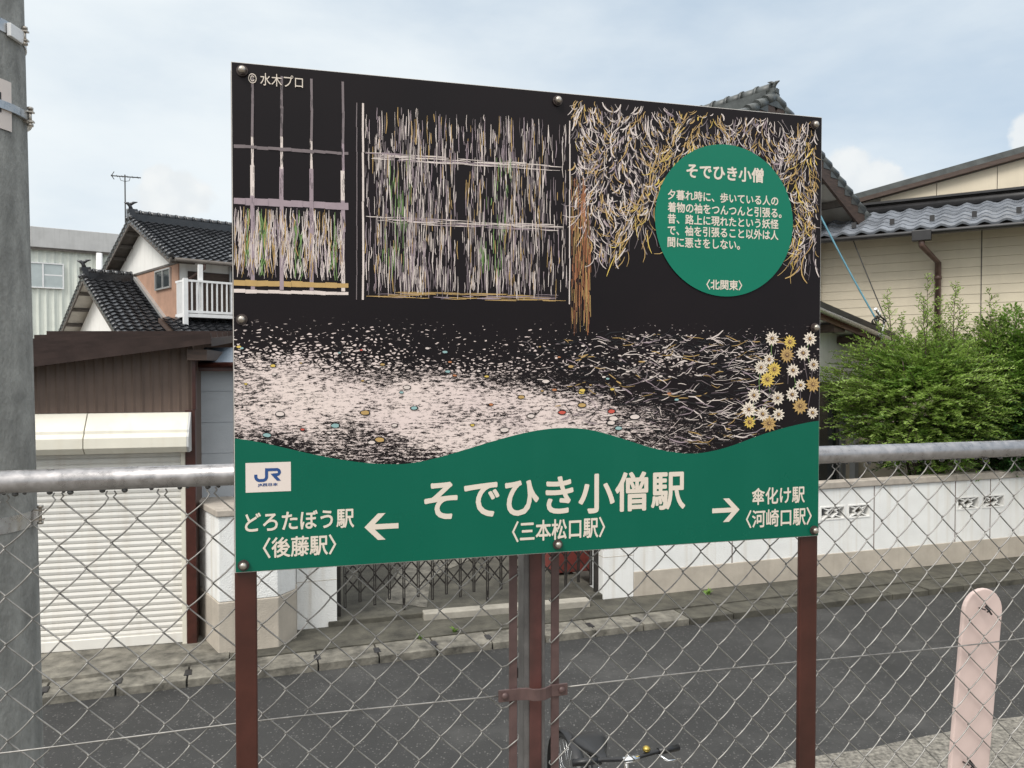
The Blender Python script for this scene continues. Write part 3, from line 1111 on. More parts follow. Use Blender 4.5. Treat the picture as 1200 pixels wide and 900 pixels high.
# --- blue grey lean-to behind
gb0 = at_y(231.5, 600, 8.46)
gbr = gr + R(5)
gb = thing('lean_to', 'small blue grey panelled lean-to between the garage and the sign', 'shed', (gb0.x, gb0.y, 0), gbr)
zt = on_local(gb, 250, 434, -0.1)[1]
m = MB()
zz = zt - 0.06
ph = 0.345
rows = []
zj = on_local(gb, 250, 459, 0)[1]
edges = [zt]
z = zj
while z > 0:
    edges.append(z); z -= ph
edges.append(0)
for a, b in zip(edges[:-1], edges[1:]):
    m.box(0.0, 1.35, 0.0, 0.1, b + 0.006, a)
m.box(0.004, 1.345, 0.008, 1.3, 0, zt - 0.01)
m.build('wall', 'greypanel', gb)
zr_ = on_local(gb, 250, 407, 0.9)[1]
m = MB().add([(0.03, -0.12, zt + 0.08), (1.5, -0.12, zt + 0.08), (1.5, 0.95, zr_), (0.03, 0.95, zr_), (0.03, -0.12, zt + 0.06), (1.5, -0.12, zt + 0.06), (1.5, 0.95, zr_ - 0.02), (0.03, 0.95, zr_ - 0.02)],
             [(0, 1, 2, 3), (7, 6, 5, 4), (0, 4, 5, 1), (1, 5, 6, 2), (2, 6, 7, 3), (3, 7, 4, 0)])
rr = m.build('roof', 'bluesheet', gb)
m = MB().box(0.03, 1.52, -0.15, -0.11, zt - 0.01, zt + 0.085)
m.tube([(0.03, -0.17, zt + 0.06), (1.52, -0.17, zt + 0.06)], 0.03, 8)
m.build('fascia', 'brownpost', rr)

# --- gabled house behind the sign's right shoulder
GA = R(38)
Ap = at_y(908, 119, 12.16)
gh = thing('gabled_house', 'white gabled house with weathered tile roof rising above the right corner of the sign', 'house', (Ap.x, Ap.y, 0), R(128))
zrg = Ap.z
hf = 3.0
zfg = zrg - hf * math.tan(R(27.6))
gable_roof(gh, hf, 9.0, zrg, zfg, zfg, 'tileold', tw=0.27, tl=0.25, orn=0.42, ridge_h=0.2, under='soffit', board='woodbrown', trim=0.12)
m = MB()
wall_pent(m, 0.45, 8.5, -hf + 0.85, hf - 0.85, 0, zrg, hf, zfg, hf, zfg, drop=0.18)
m.build('wall', 'plaster', gh)
yg = hf - 0.85
for x0_, x1_, z0_, z1_ in ((1.6, 3.3, 0.9, 2.1), (4.6, 6.3, 0.3, 2.1), (1.8, 3.2, 3.6, 4.7), (5.0, 6.4, 3.6, 4.7)):
    m = MB()
    for a_, b_, c_, d_ in ((x0_, x1_, z0_, z0_ + 0.06), (x0_, x1_, z1_ - 0.06, z1_), (x0_, x0_ + 0.06, z0_ + 0.06, z1_ - 0.06), (x1_ - 0.06, x1_, z0_ + 0.06, z1_ - 0.06), ((x0_ + x1_) / 2 - 0.03, (x0_ + x1_) / 2 + 0.03, z0_ + 0.06, z1_ - 0.06)):
        m.box(a_, b_, yg + 0.002, yg + 0.07, c_, d_)
    wf_ = m.build('window', 'alu', gh)
    MB().box(x0_ + 0.06, x1_ - 0.06, yg + 0.004, yg + 0.03, z0_ + 0.06, z1_ - 0.06).build('pane', 'glass', wf_)
m = MB().prism([(-0.55, zrg - 0.55), (0.55, zrg - 0.55), (0, zrg - 0.24)], 0.40, 0.445, 0, 'x')
m.build('gable_board', 'copper', gh)

# --- low wing in front
wq = at_y(962, 354, 11.8)
lw = thing('low_wing', 'low white annex with sloping black metal roof and dark window behind the bushes', 'house', (wq.x, wq.y, 0), GA)
zA = wq.z
xB, zB = on_local(lw, 1052, 393, 0)
sl2 = (zB - zA) / xB
XL = -3.2
zz = lambda x: zA + sl2 * x
m = MB()
for k in range(4):
    y0 = -0.02 + 0.0
    d = 0.028 * k
    m.add([(XL, -0.06 + 0.02 * k, zz(XL) - 0.10 + d), (xB + 0.02 * k, -0.06 + 0.02 * k, zz(xB) - 0.10 + d), (xB + 0.02 * k, 1.15, zz(xB) - 0.10 + d), (XL, 1.15, zz(XL) - 0.10 + d),
           (XL, -0.06 + 0.02 * k, zz(XL) - 0.075 + d), (xB + 0.02 * k, -0.06 + 0.02 * k, zz(xB) - 0.075 + d), (xB + 0.02 * k, 1.15, zz(xB) - 0.075 + d), (XL, 1.15, zz(XL) - 0.075 + d)],
          [(3, 2, 1, 0), (4, 5, 6, 7), (0, 1, 5, 4), (1, 2, 6, 5), (2, 3, 7, 6), (3, 0, 4, 7)])
wrf = m.build('roof', 'blackmetal', lw)
m = MB().tube([(XL, -0.10, zz(XL) - 0.17), (xB - 0.35, -0.10, zz(xB - 0.35) - 0.17)], 0.04, 10)
m.tube([(xB - 0.9, -0.10, zz(xB - 0.9) - 0.17), (xB - 0.88, -0.10, zz(xB - 0.88) - 0.17)], 0.046, 10)
m.build('gutter', 'galv', wrf)
MB().bar((XL, -0.03, zz(XL) - 0.235), (xB - 0.2, -0.03, zz(xB - 0.2) - 0.235), 0.03, 0.09).build('bargeboard', 'brownpost', wrf)
m = MB()
m.add([(XL, -0.01, zz(XL) - 0.21), (xB - 0.2, -0.01, zz(xB - 0.2) - 0.21), (xB - 0.2, 1.1, zz(xB - 0.2) - 0.21), (XL, 1.1, zz(XL) - 0.21)], [(0, 1, 2, 3)])
m.build('soffit', 'plaster', wrf)
for px in (977, 1010):
    x_ = on_local(lw, px, 390, 0.1)[0]
    MB().box(x_ - 0.16, x_ + 0.16, 0.0, 0.52, zz(x_) - 0.34, zz(x_) - 0.225).build('purlin_end', 'woodbrown', wrf)
sz = on_local(lw, 985, 447, 0.45)[1]
XR = on_local(lw, 1040, 420, 0.45)[0]
m = MB().prism([(XL, sz), (XR, sz), (XR, zz(XR) - 0.215), (XL, zz(XL) - 0.215)], 0.45, 1.05, 0, 'y')
m.build('wall', 'plaster', lw)
MB().box(XL, XR + 0.05, 0.36, 0.56, sz - 0.12, sz - 0.002).build('lintel', 'woodgrey', lw)
MB().box(XL, XR, 0.75, 1.05, 0, sz - 0.002).build('lower_wall', 'greypanel', lw)
px0 = on_local(lw, 1000, 480, 0.5)[0]
MB().box(px0, px0 + 0.12, 0.46, 0.56, 0.0, sz - 0.122).build('post', 'parapet', lw)
window(lw, px0 - 1.6, px0 - 0.01, 0.748, 0.6, sz - 0.14, 'y')

# --- beige house at the right
bo = at_y(1200, 258, 11.8)
BR = R(-33)
bh = thing('house', 'beige sided house with silver grey tiled pent roof behind the bushes on the right', 'house', (bo.x, bo.y, 0), BR)
zE = bo.z
BX0, BX1 = on_local(bh, 945, 280, 0)[0], 4.5
RD = 1.45
RS = math.tan(R(22))
m = MB()
tile_roof(m, (BX0, 0, zE), (1, 0, 0), (0, 1, RS), BX1 - BX0, RD / math.cos(math.atan(RS)), 0.30, 0.27, amp=0.055, thick=0.014)
br = m.build('roof', 'tilegrey', bh)
for k in range(14):
    x_ = BX1 - 0.4 - k * 0.60
    if x_ < BX0:
        break
    MB().box(x_, x_ + 0.07, 0.34, 0.38, zE + 0.36 * RS + 0.03, zE + 0.36 * RS + 0.125).build('snow_guard', 'blackmetal', br)
m = MB().add([(BX0, 0.01, zE - 0.02), (BX1, 0.01, zE - 0.02), (BX1, RD, zE + RD * RS - 0.02), (BX0, RD, zE + RD * RS - 0.02),
              (BX0, 0.01, zE - 0.10), (BX1, 0.01, zE - 0.10), (BX1, RD, zE + RD * RS - 0.12), (BX0, RD, zE + RD * RS - 0.12)],
             [(0, 1, 2, 3), (7, 6, 5, 4), (0, 4, 5, 1), (1, 5, 6, 2), (2, 6, 7, 3), (3, 7, 4, 0)])
m.build('soffit', 'woodgrey', br)
m = MB().tube([(BX0, -0.05, zE - 0.06), (BX1, -0.05, zE - 0.06)], 0.036, 10)
gx, gz = on_local(bh, 1080, 283, -0.05)
m.box(gx - 0.14, gx + 0.14, -0.12, 0.02, zE - 0.2, zE - 0.03)
m.build('gutter', 'blackmetal', br, bevel=0.01)
WY = 0.6
dpx, _ = on_local(bh, 1099, 340, WY - 0.06)
m = MB().tube([(gx, -0.05, zE - 0.18), (gx, -0.03, zE - 0.27), (dpx, WY - 0.07, zE - 0.50), (dpx, WY - 0.07, 0.1)], 0.048, 10)
m.tube([(dpx, WY - 0.07, zE - 0.78), (dpx, WY - 0.07, zE - 0.72)], 0.058, 10)
m.build('downpipe', 'copper', bh)
m = MB()
z = 0.0
while z < zE + 0.05:
    z1 = min(z + 0.15, zE + 0.15)
    m.add([(BX0, WY, z), (BX1, WY, z), (BX1, WY + 0.006, z1 - 0.004), (BX0, WY + 0.006, z1 - 0.004), (BX0, WY + 0.02, z1 - 0.005), (BX1, WY + 0.02, z1 - 0.005), (BX0, WY + 0.02, z), (BX1, WY + 0.02, z)],
          [(0, 1, 2, 3), (3, 2, 5, 4), (6, 7, 1, 0)])
    z = z1
m.box(BX0, BX1, WY + 0.021, 4.5, 0, zE + 0.2)
jx = on_local(bh, 1150, 320, WY)[0]
m.box(jx - 0.008, jx + 0.008, WY - 0.004, WY + 0.03, 0.1, zE + 0.1, 1)
m.build('wall', ['beige', 'woodgrey'], bh)
zt2 = zE + RD * RS
m = MB().box(BX0 + 0.3, BX1, RD - 0.04, RD + 0.12, zt2 - 0.06, zt2 + 0.15)
m.box(BX0 + 0.3, BX1, RD - 0.14, RD + 0.14, zt2 + 0.15, zt2 + 0.19)
m.tube([(BX0 + 0.3, RD - 0.05, zt2 + 0.05), (BX1, RD - 0.05, zt2 + 0.05)], 0.08, 8)
m.build('ridge_flashing', 'blackmetal', br)
# upper gable wall
UY = RD + 0.2
v0x, v0z = on_local(bh, 1024, 229, UY - 0.3)
v1x, v1z = on_local(bh, 1200, 180, UY - 0.3)
vs_ = (v1z - v0z) / (v1x - v0x)
apx = v1x + 2.0
apz = v1z + vs_ * 2.0
m = MB()
xs_ = [v0x + 0.1 + i * 0.91 for i in range(40)]
lowz = zt2 - 0.3
for i, x_ in enumerate(xs_):
    x2 = min(x_ + 0.90, apx)
    if x_ >= apx:
        break
    m.prism([(x_, lowz), (x2, lowz), (x2, v0z + vs_ * (x2 - v0x) - 0.07), (x_, v0z + vs_ * (x_ - v0x) - 0.07)], UY - 0.2, UY + 0.2, 0, 'y')
m.prism([(apx + 0.004, lowz), (apx + 5, lowz), (apx + 5, apz - 0.07 - 5 * vs_), (apx + 0.004, apz - 0.07)], UY - 0.2, UY + 0.2, 0, 'y')
m.build('upper_wall', 'beige', bh)
m = MB()
for (xa, za, xb, zb__) in ((v0x - 0.6, v0z - 0.6 * vs_, apx, apz), (apx, apz, apx + 6, apz - 6 * vs_)):
    m.bar((xa, UY + 2.3, za + 0.07), (xb, UY + 2.3, zb__ + 0.07), 5.26, 0.10)
ur = m.build('upper_roof', 'tileold', bh)
m = MB()
m.bar((v0x - 0.62, UY - 0.31, v0z - 0.62 * vs_ - 0.02), (apx, UY - 0.31, apz - 0.02), 0.04, 0.075)
m.bar((v0x - 0.62, UY - 0.245, v0z - 0.62 * vs_ - 0.05), (apx, UY - 0.245, apz - 0.045), 0.08, 0.02)
m.build('upper_bargeboard', 'woodbrown', ur)

# ------------------------------------------------------------------ shrubs behind the wall
def shrub(name, label, c, rad, nspray, mats, seed, shoots=(), leaf=(0.055, 0.02), spray=(0.3, 0.55), leaves=24, group=None, gap=0.0, base_z=0.0):
    rnd = random.Random(seed)
    t = thing(name, label, 'shrub', (c[0], c[1], base_z), 0, group)
    cz = c[2] - base_z
    br_ = MB()
    fo = MB()

    def leafq(p, d, n, L, Wd, mi):
        s = d.cross(n).normalized() * Wd
        a = p + d * L * 0.5
        k = n * (-0.10 * L)
        fo.add([p, a + s * 0.5 + k, p + d * L, a - s * 0.5 + k], [(0, 1, 2), (0, 2, 3)], mi)

    stems = []
    for i in range(9):
        a = rnd.uniform(0, 6.28)
        tip = Vector((math.cos(a) * rad[0] * 0.55, math.sin(a) * rad[1] * 0.5, cz + rad[2] * rnd.uniform(-0.1, 0.6)))
        mid = Vector((tip.x * 0.35, tip.y * 0.35, cz * 0.55))
        br_.tube([(0.05 * math.cos(a), 0.05 * math.sin(a), 0), mid, tip], [0.035, 0.024, 0.008], 6)
        stems.append((mid, tip))

    def twig(p0, d, L, nl, mi, droop=0.3, ls=1.0):
        pts = [p0]
        d = d.normalized()
        p = p0.copy()
        st = 6
        for k in range(st):
            d = (d + Vector((rnd.uniform(-0.12, 0.12), rnd.uniform(-0.12, 0.12), -droop / st * 1.3))).normalized()
            p = p + d * (L / st)
            pts.append(p.copy())
        br_.tube(pts, [0.006 - 0.0007 * k for k in range(st + 1)], 3, cap=False)
        for k in range(nl):
            f = 0.12 + 0.88 * k / (nl - 1)
            i = min(st - 1, int(f * st))
            q = pts[i].lerp(pts[i + 1], f * st - i)
            dd = (pts[i + 1] - pts[i]).normalized()
            n = (Vector((0, 0, 1)) - dd * dd.z + Vector((rnd.uniform(-.7, .7), rnd.uniform(-.7, .7), 0))).normalized()
            s = dd.cross(n).normalized() * (1 if k % 2 else -1)
            ld = (s * 0.85 + dd * 0.55 + n * rnd.uniform(-0.1, 0.3)).normalized()
            leafq(q, ld, n, leaf[0] * ls * rnd.uniform(0.5, 1.45) * (1.1 - 0.35 * f), leaf[1] * ls * rnd.uniform(0.8, 1.2), mi)

    rnd2 = random.Random(seed + 5)
    lumps = [(Vector((rnd2.uniform(-1, 1), rnd2.uniform(-1, 1), rnd2.uniform(-0.9, 0.9))).normalized(), rnd2.uniform(0.72, 1.12)) for _ in range(16)]
    for i in range(nspray):
        d = Vector((rnd.gauss(0, 1), rnd.gauss(0, 1), rnd.gauss(0.1, 0.9))).normalized()
        if d.y > 0.5 and rnd.random() < 0.6:
            continue
        best = max(lumps, key=lambda l: l[0].dot(d))
        rr_ = best[1] * rnd.uniform(0.12, 1.0) ** 0.5
        p = Vector((d.x * rad[0] * rr_, d.y * rad[1] * rr_, cz + d.z * rad[2] * rr_))
        if p.z < 0.25:
            continue
        out = (Vector((d.x, d.y * 0.9, 0.25 + 0.4 * d.z)) + Vector((rnd.uniform(-.4, .4), rnd.uniform(-.4, .4), rnd.uniform(-.2, .3)))).normalized()
        L = rnd.uniform(*spray)
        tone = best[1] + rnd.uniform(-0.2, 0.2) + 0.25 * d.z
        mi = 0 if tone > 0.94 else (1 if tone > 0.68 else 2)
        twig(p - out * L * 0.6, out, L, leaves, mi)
    for (sx, sy, z0, z1, lean) in shoots:
        p0 = Vector((sx, sy, z0 - base_z))
        L = z1 - z0
        pts = [p0]
        p = p0.copy()
        d = Vector((lean, rnd.uniform(-.1, .1), 1)).normalized()
        for k in range(7):
            d = (d + Vector((rnd.uniform(-.08, .08), rnd.uniform(-.08, .08), 0.0))).normalized()
            p = p + d * L / 7
            pts.append(p.copy())
        br_.tube(pts, [0.010 - 0.0012 * k for k in range(8)], 4, cap=False)
        for k in range(22):
            f = (k + rnd.random()) / 22
            i = min(6, int(f * 7))
            q = pts[i].lerp(pts[i + 1], f * 7 - i)
            a = rnd.uniform(0, 6.28)
            td = Vector((math.cos(a) * 0.8, math.sin(a) * 0.6, 0.75))
            tl_ = (0.34 * (1 - f) + 0.09) * rnd.uniform(0.7, 1.2)
            twig(q, td, tl_, max(4, int(16 * (1 - f)) + 4), 0, droop=0.05, ls=0.82)
    br_.build('branches', 'bark', t)
    fo.build('foliage', mats, t)
    return t


def wpt(px, py, Y):
    return at_y(px, py, Y)


c1 = wpt(1085, 478, 11.85)
sh_ = []
for px, pytop, lean, pyb in ((1050, 338, -0.10, 420), (1062, 372, -0.22, 440), (1086, 322, 0.05, 420), (1075, 350, 0.0, 420), (1100, 350, 0.1, 420), (1118, 332, 0.12, 420), (1132, 352, 0.22, 430), (1160, 338, 0.06, 430), (1150, 375, -0.1, 430), (1172, 372, 0.2, 430), (1108, 372, -0.05, 440), (1040, 400, -0.3, 450)):
    t0, b0 = wpt(px - lean * 60, pyb, 11.8), wpt(px, pytop, 11.8)
    sh_.append((t0.x - c1.x, random.uniform(-0.3, 0.2), t0.z, b0.z, lean * 0.7))
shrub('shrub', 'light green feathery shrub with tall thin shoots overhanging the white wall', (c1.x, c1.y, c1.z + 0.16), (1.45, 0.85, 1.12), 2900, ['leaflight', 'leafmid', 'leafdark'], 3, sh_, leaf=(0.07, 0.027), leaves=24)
c2 = wpt(1196, 480, 12.2)
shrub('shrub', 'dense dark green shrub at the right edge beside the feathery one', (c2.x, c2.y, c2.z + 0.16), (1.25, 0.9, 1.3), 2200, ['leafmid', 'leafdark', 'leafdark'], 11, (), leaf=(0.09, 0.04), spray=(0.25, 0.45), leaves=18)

# weeds in the kerb joints
def weed(px, py, z, seed, s, label):
    rnd = random.Random(seed)
    p = gnd(px, py, z)
    m = MB()
    for i in range(16):
        a = rnd.uniform(0, 6.28)
        L = s * rnd.uniform(0.5, 1.1)
        d = Vector((math.cos(a) * 0.6, math.sin(a) * 0.6, 1)).normalized()
        q = Vector((rnd.uniform(-1, 1) * s * 0.3, rnd.uniform(-1, 1) * s * 0.3, 0))
        w = d.cross(Vector((0, 0, 1))).normalized() * L * 0.14
        tip = q + d * L + Vector((math.cos(a), math.sin(a), -0.3)) * L * 0.3
        mid = q + d * L * 0.6
        m.add([q - w * 0.3, q + w * 0.3, mid + w, tip, mid - w], [(0, 1, 2, 4), (4, 2, 3)])
    o = m.build('weed', 'leafmid')
    o.location = (p.x, p.y, z - 0.002)
    tag(o, label, 'weed', 'weeds in the kerb joints')


weed(828, 697, 0.085, 1, 0.10, 'small green weed at the foot of the long white wall')
weed(533, 741, 0.085, 2, 0.08, 'tiny green weed on the kerb below the middle of the gate')
weed(492, 749, 0.085, 3, 0.07, 'tiny green weed on the kerb nearer the left gate pillar')

# ------------------------------------------------------------------ cables at the annex
br0 = wpt(1034, 402, 12.45)
cb = thing('cable_bracket', 'small steel cable bracket with coiled black wires at the annex eave', 'bracket', br0, GA)
m = MB().tube([(-0.03, 0, -0.06), (0.0, 0, 0.16), (0.06, 0, 0.40)], [0.022, 0.022, 0.02], 8)
m.build('arm', 'galv', cb)
m = MB()
pts = []
for i in range(46):
    a = i / 45 * 6.28 * 3
    pts.append((-0.12 + 0.13 * math.cos(a) - i * 0.004, -0.02 + 0.05 * math.sin(a * 0.7), 0.33 + 0.06 * math.sin(a) + i * 0.001))
m.tube(pts, 0.010, 6)
m.tube([(0.05, 0, 0.38), (-0.05, 0, 0.42), (-0.2, 0, 0.5)], 0.014, 6)
m.build('wire_coil', 'darkcable', cb)
for k in range(3):
    MB().tube([(-0.10 - k * 0.055, 0, 0.455 + k * 0.035), (-0.125 - k * 0.055, 0, 0.475 + k * 0.035)], 0.026, 8).build('insulator', 'whitemetal', cb)


def cable(name, label, p0, p1, r, mat, sag):
    m = MB()
    pts = []
    for i in range(25):
        f = i / 24
        p = Vector(p0).lerp(Vector(p1), f)
        p.z -= sag * 4 * f * (1 - f)
        pts.append(p)
    m.tube(pts, r, 6)
    return tag(m.build(name, mat), label, 'cable')


gp = wpt(938, 205, 12.9)
cable('service_cable', 'blue service cable running down from the gabled house to the annex bracket', gp, wpt(1029, 378, 12.45), 0.014, 'bluecable', 0.06)
cable('service_cable', 'thin dark cable running down across the beige siding', wpt(1000, 282, 13.2), wpt(1046, 393, 12.6), 0.009, 'darkcable', 0.02)

# ------------------------------------------------------------------ bicycle on the near pavement
hub = Vector((0.36, 4.82, 0.0))
hd = math.atan2(-0.96, 0.27)
bk = thing('bicycle', 'parked bicycle with black saddle and chrome handlebar on the road side of the fence', 'bicycle', (hub.x, hub.y, 0.006), hd)
RW = 0.325
wheel_parts = []
for cx_ in (0.0, 1.14):
    m = MB()
    n = 40
    for (Rr, rr_, mi) in ((RW - 0.019, 0.019, 0),):
        vs, fs = [], []
        for i in range(n):
            a = 2 * math.pi * i / n
            for k in range(8):
                b = 2 * math.pi * k / 8
                rad_ = Rr + rr_ * math.cos(b)
                vs.append((cx_ + rad_ * math.cos(a), rr_ * math.sin(b), RW + rad_ * math.sin(a)))
        for i in range(n):
            for k in range(8):
                fs.append((i * 8 + k, ((i + 1) % n) * 8 + k, ((i + 1) % n) * 8 + (k + 1) % 8, i * 8 + (k + 1) % 8))
        m.add(vs, fs, 0, True)
    wheel = m.build('wheel', 'tyre', bk)
    m = MB()
    for i in range(28):
        a = 2 * math.pi * i / 28
        b = a + (0.25 if i % 2 else -0.25)
        m.tube([(cx_ + 0.02 * math.cos(b), 0.025 * (1 if i % 4 < 2 else -1), RW + 0.02 * math.sin(b)), (cx_ + 0.29 * math.cos(a), 0, RW + 0.29 * math.sin(a))], 0.0012, 4)
    m.tube([(cx_, -0.04, RW), (cx_, 0.04, RW)], 0.022, 10)
    ring = []
    for i in range(n + 1):
        a = 2 * math.pi * i / n
        ring.append((cx_ + 0.290 * math.cos(a), 0, RW + 0.290 * math.sin(a)))
    m.tube(ring, 0.009, 6, cap=False)
    m.build('rim', 'chrome', wheel)
    # mudguard
    m = MB()
    vs, fs = [], []
    a0, a1 = (R(35), R(200)) if cx_ == 0 else (R(20), R(140))
    for i in range(25):
        a = a0 + (a1 - a0) * i / 24
        for k in range(5):
            b = -1 + k / 2
            rr_ = RW + 0.028 - 0.014 * b * b
            vs.append((cx_ + rr_ * math.cos(a), 0.032 * b, RW + rr_ * math.sin(a)))
    for i in range(24):
        for k in range(4):
            fs.append((i * 5 + k, i * 5 + k + 1, (i + 1) * 5 + k + 1, (i + 1) * 5 + k))
    m.add(vs, fs, 0, True)
    m.build('mudguard', 'blackplastic', bk)
m = MB()
bb = (0.45, 0, 0.29)
seat_top = (0.36, 0, 0.72)
head_t, head_b = (0.90, 0, 0.80), (0.96, 0, 0.62)
m.tube([bb, seat_top], 0.016, 8)
m.tube([bb, (0.7, 0, 0.42), head_b], 0.02, 8)
m.tube([head_t, head_b], 0.022, 8)
for s in (-1, 1):
    m.tube([bb, (0.0, s * 0.05, RW)], 0.010, 6)
    m.tube([(0.37, 0, 0.66), (0.0, s * 0.05, RW)], 0.009, 6)
    m.tube([head_b, (1.0, s * 0.05, 0.55), (1.14, s * 0.05, RW)], 0.012, 6)
m.tube([(0.02, -0.06, RW), (-0.06, -0.16, 0.015)], 0.009, 6)
m.build('frame', 'blackplastic', bk)
m = MB()
m.tube([bb, (0.45, 0.055, 0.29)], 0.015, 8)
for s in (-1, 1):
    m.tube([(0.45, s * 0.06, 0.29), (0.45 + s * 0.12, s * 0.075, 0.29 - s * 0.12)], 0.009, 6)
    m.box(0.45 + s * 0.12 - 0.04, 0.45 + s * 0.12 + 0.04, s * 0.12 - 0.045, s * 0.12 + 0.045, 0.29 - s * 0.12 - 0.01, 0.29 - s * 0.12 + 0.01)
m.build('crank', 'chrome', bk)
# saddle
m = MB()
secs = [(0.29, 0.075, 0.815, 0.04), (0.32, 0.105, 0.825, 0.055), (0.38, 0.105, 0.825, 0.06), (0.45, 0.07, 0.815, 0.05), (0.52, 0.038, 0.81, 0.04), (0.57, 0.026, 0.808, 0.03), (0.585, 0.012, 0.80, 0.015)]
vs, fs = [], []
for (x, w, z, h) in secs:
    for k in range(12):
        a = 2 * math.pi * k / 12
        dip = -0.012 * math.cos(math.pi * math.cos(a)) if math.sin(a) > 0 else 0
        vs.append((x, w * math.cos(a), z - h * 0.5 + h * 0.5 * math.sin(a) * (1 if math.sin(a) > 0 else 0.9) + dip * 0.3))
for i in range(len(secs) - 1):
    for k in range(12):
        fs.append((i * 12 + k, i * 12 + (k + 1) % 12, (i + 1) * 12 + (k + 1) % 12, (i + 1) * 12 + k))
fs += [tuple(range(12)), tuple(range((len(secs) - 1) * 12, len(secs) * 12))]
m.add(vs, fs, 0, True)
sdl = m.build('saddle', 'blackplastic', bk)
MB().tube([seat_top, (0.35, 0, 0.78)], 0.013, 8).build('seat_post', 'chrome', sdl)
# handlebar
m = MB()
pts = [(0.88, -0.29, 0.965), (0.91, -0.15, 0.975), (0.93, 0, 0.968), (0.91, 0.15, 0.975), (0.88, 0.29, 0.965)]
m.tube(pts, 0.012, 10)
hb_ = m.build('handlebar', 'blackplastic', bk)
MB().tube([head_t, (0.875, 0, 0.93), (0.89, 0, 0.962), (0.935, 0, 0.968)], [0.013, 0.014, 0.016, 0.018], 10).build('stem', 'chrome', bk)
MB().tube([(0.935, -0.045, 0.969), (0.935, 0.045, 0.969)], 0.017, 10).build('bar_clamp', 'chrome', hb_)
for s in (-1, 1):
    MB().tube([(0.905, s * 0.17, 0.973), (0.893, s * 0.23, 0.969), (0.878, s * 0.30, 0.964)], [0.017, 0.019, 0.018], 10).build('grip', 'blackplastic', hb_)
    m = MB().tube([(0.92, s * 0.16, 0.965), (0.96, s * 0.20, 0.945), (0.94, s * 0.28, 0.935)], [0.008, 0.007, 0.006], 6)
    m.build('brake_lever', 'chrome', hb_)
m = MB().ball((0.91, 0.10, 0.998), 0.021, 14, 8, (1, 1, 0.8))
m.build('bell', 'brass', hb_)
m = MB().box(1.0, 1.28, -0.17, 0.17, 0.70, 0.71)
for z_ in (0.72, 0.80, 0.88):
    m.tube([(1.0, -0.17, z_), (1.3, -0.17, z_), (1.3, 0.17, z_), (1.0, 0.17, z_), (1.0, -0.17, z_)], 0.004, 5)
for i in range(12):
    y_ = -0.17 + 0.34 * i / 11
    m.tube([(1.3, y_, 0.705), (1.3, y_, 0.88)], 0.0025, 4)
m.tube([(0.93, 0, 0.72), (1.05, 0, 0.70)], 0.01, 6)
m.build('basket', 'galv', bk)

# ------------------------------------------------------------------ utility pole
PY = 2.15
pe = at_y(38.5, 450, PY)
pr0 = 0.185
slope_r = 0.021
base_r = lambda z: pr0 - (z - 3.0) * slope_r * 0.5
pcx = pe.x - pr0 * math.sqrt(1 + (pe.x / PY) ** 2) * 0.985
up_ = thing('utility_pole', 'thick grey concrete utility pole with steel bands at the left edge', 'utility pole', (pcx, PY, 0), 0)
m = MB()
zs_ = [0, 0.5, 1, 2, 3, 4, 5, 7, 9]
m.tube([(0, 0, z) for z in zs_], [base_r(z) for z in zs_], 64)
m.build('shaft', 'pole', up_)


def pz_(py, f=2.09):
    return at_y(20, py, f).z


def band(z, h, t, name='band'):
    m = MB()
    n = 64
    vs, fs = [], []
    for i in range(n):
        a = 2 * math.pi * i / n
        for (r_, zz_) in ((base_r(z) + 0.0005, z - h / 2), (base_r(z) + t, z - h / 2), (base_r(z) + t, z + h / 2), (base_r(z) + 0.0005, z + h / 2)):
            vs.append((r_ * math.cos(a), r_ * math.sin(a), zz_))
    for i in range(n):
        for k in range(4):
            fs.append((i * 4 + k, ((i + 1) % n) * 4 + k, ((i + 1) % n) * 4 + (k + 1) % 4, i * 4 + (k + 1) % 4))
    m.add(vs, fs, 0, False)
    return m.build(name, 'galv', up_)


def lug(z, ang, b, s=1.0):
    m = MB()
    r_ = base_r(z)
    c_ = Vector((r_ * math.cos(ang), r_ * math.sin(ang), z))
    o_ = Vector((math.cos(ang), math.sin(ang), 0))
    t_ = Vector((-math.sin(ang), math.cos(ang), 0))
    for sz_ in (-1, 1):
        m.bar(c_ + Vector((0, 0, sz_ * 0.018 * s)), c_ + o_ * 0.035 * s + Vector((0, 0, sz_ * 0.018 * s)), 0.02 * s, 0.006 * s)
    m.tube([c_ + o_ * 0.022 * s + Vector((0, 0, -0.03 * s)), c_ + o_ * 0.022 * s + Vector((0, 0, 0.03 * s))], 0.006 * s, 8)
    for sz_ in (-1, 1):
        m.tube([c_ + o_ * 0.022 * s + Vector((0, 0, sz_ * 0.026 * s)), c_ + o_ * 0.022 * s + Vector((0, 0, sz_ * 0.036 * s))], 0.011 * s, 6)
    m.build('bolt', 'bolt', b)


fa = math.atan2(-PY, -pcx)                   # direction from the pole to the camera
b1 = band(pz_(26), 0.034, 0.004)
lug(pz_(26), R(8), b1, 0.7)
m = MB()
rr_ = base_r(pz_(28))
a_ = fa + 0.95
c_ = Vector((rr_ * math.cos(a_), rr_ * math.sin(a_), pz_(29)))
o_ = Vector((math.cos(a_), math.sin(a_), 0)); t_ = Vector((-math.sin(a_), math.cos(a_), 0))
m.bar(c_ - t_ * 0.035 + o_ * 0.008, c_ + t_ * 0.03 + o_ * 0.008, 0.012, 0.036)
m.build('buckle', 'whitemetal', b1, bevel=0.002)
b2 = band(pz_(122), 0.022, 0.012)
lug(pz_(122), R(14), b2, 0.75)
b3 = band(pz_(615), 0.045, 0.003)
lug(pz_(612), R(14), b3, 0.75)
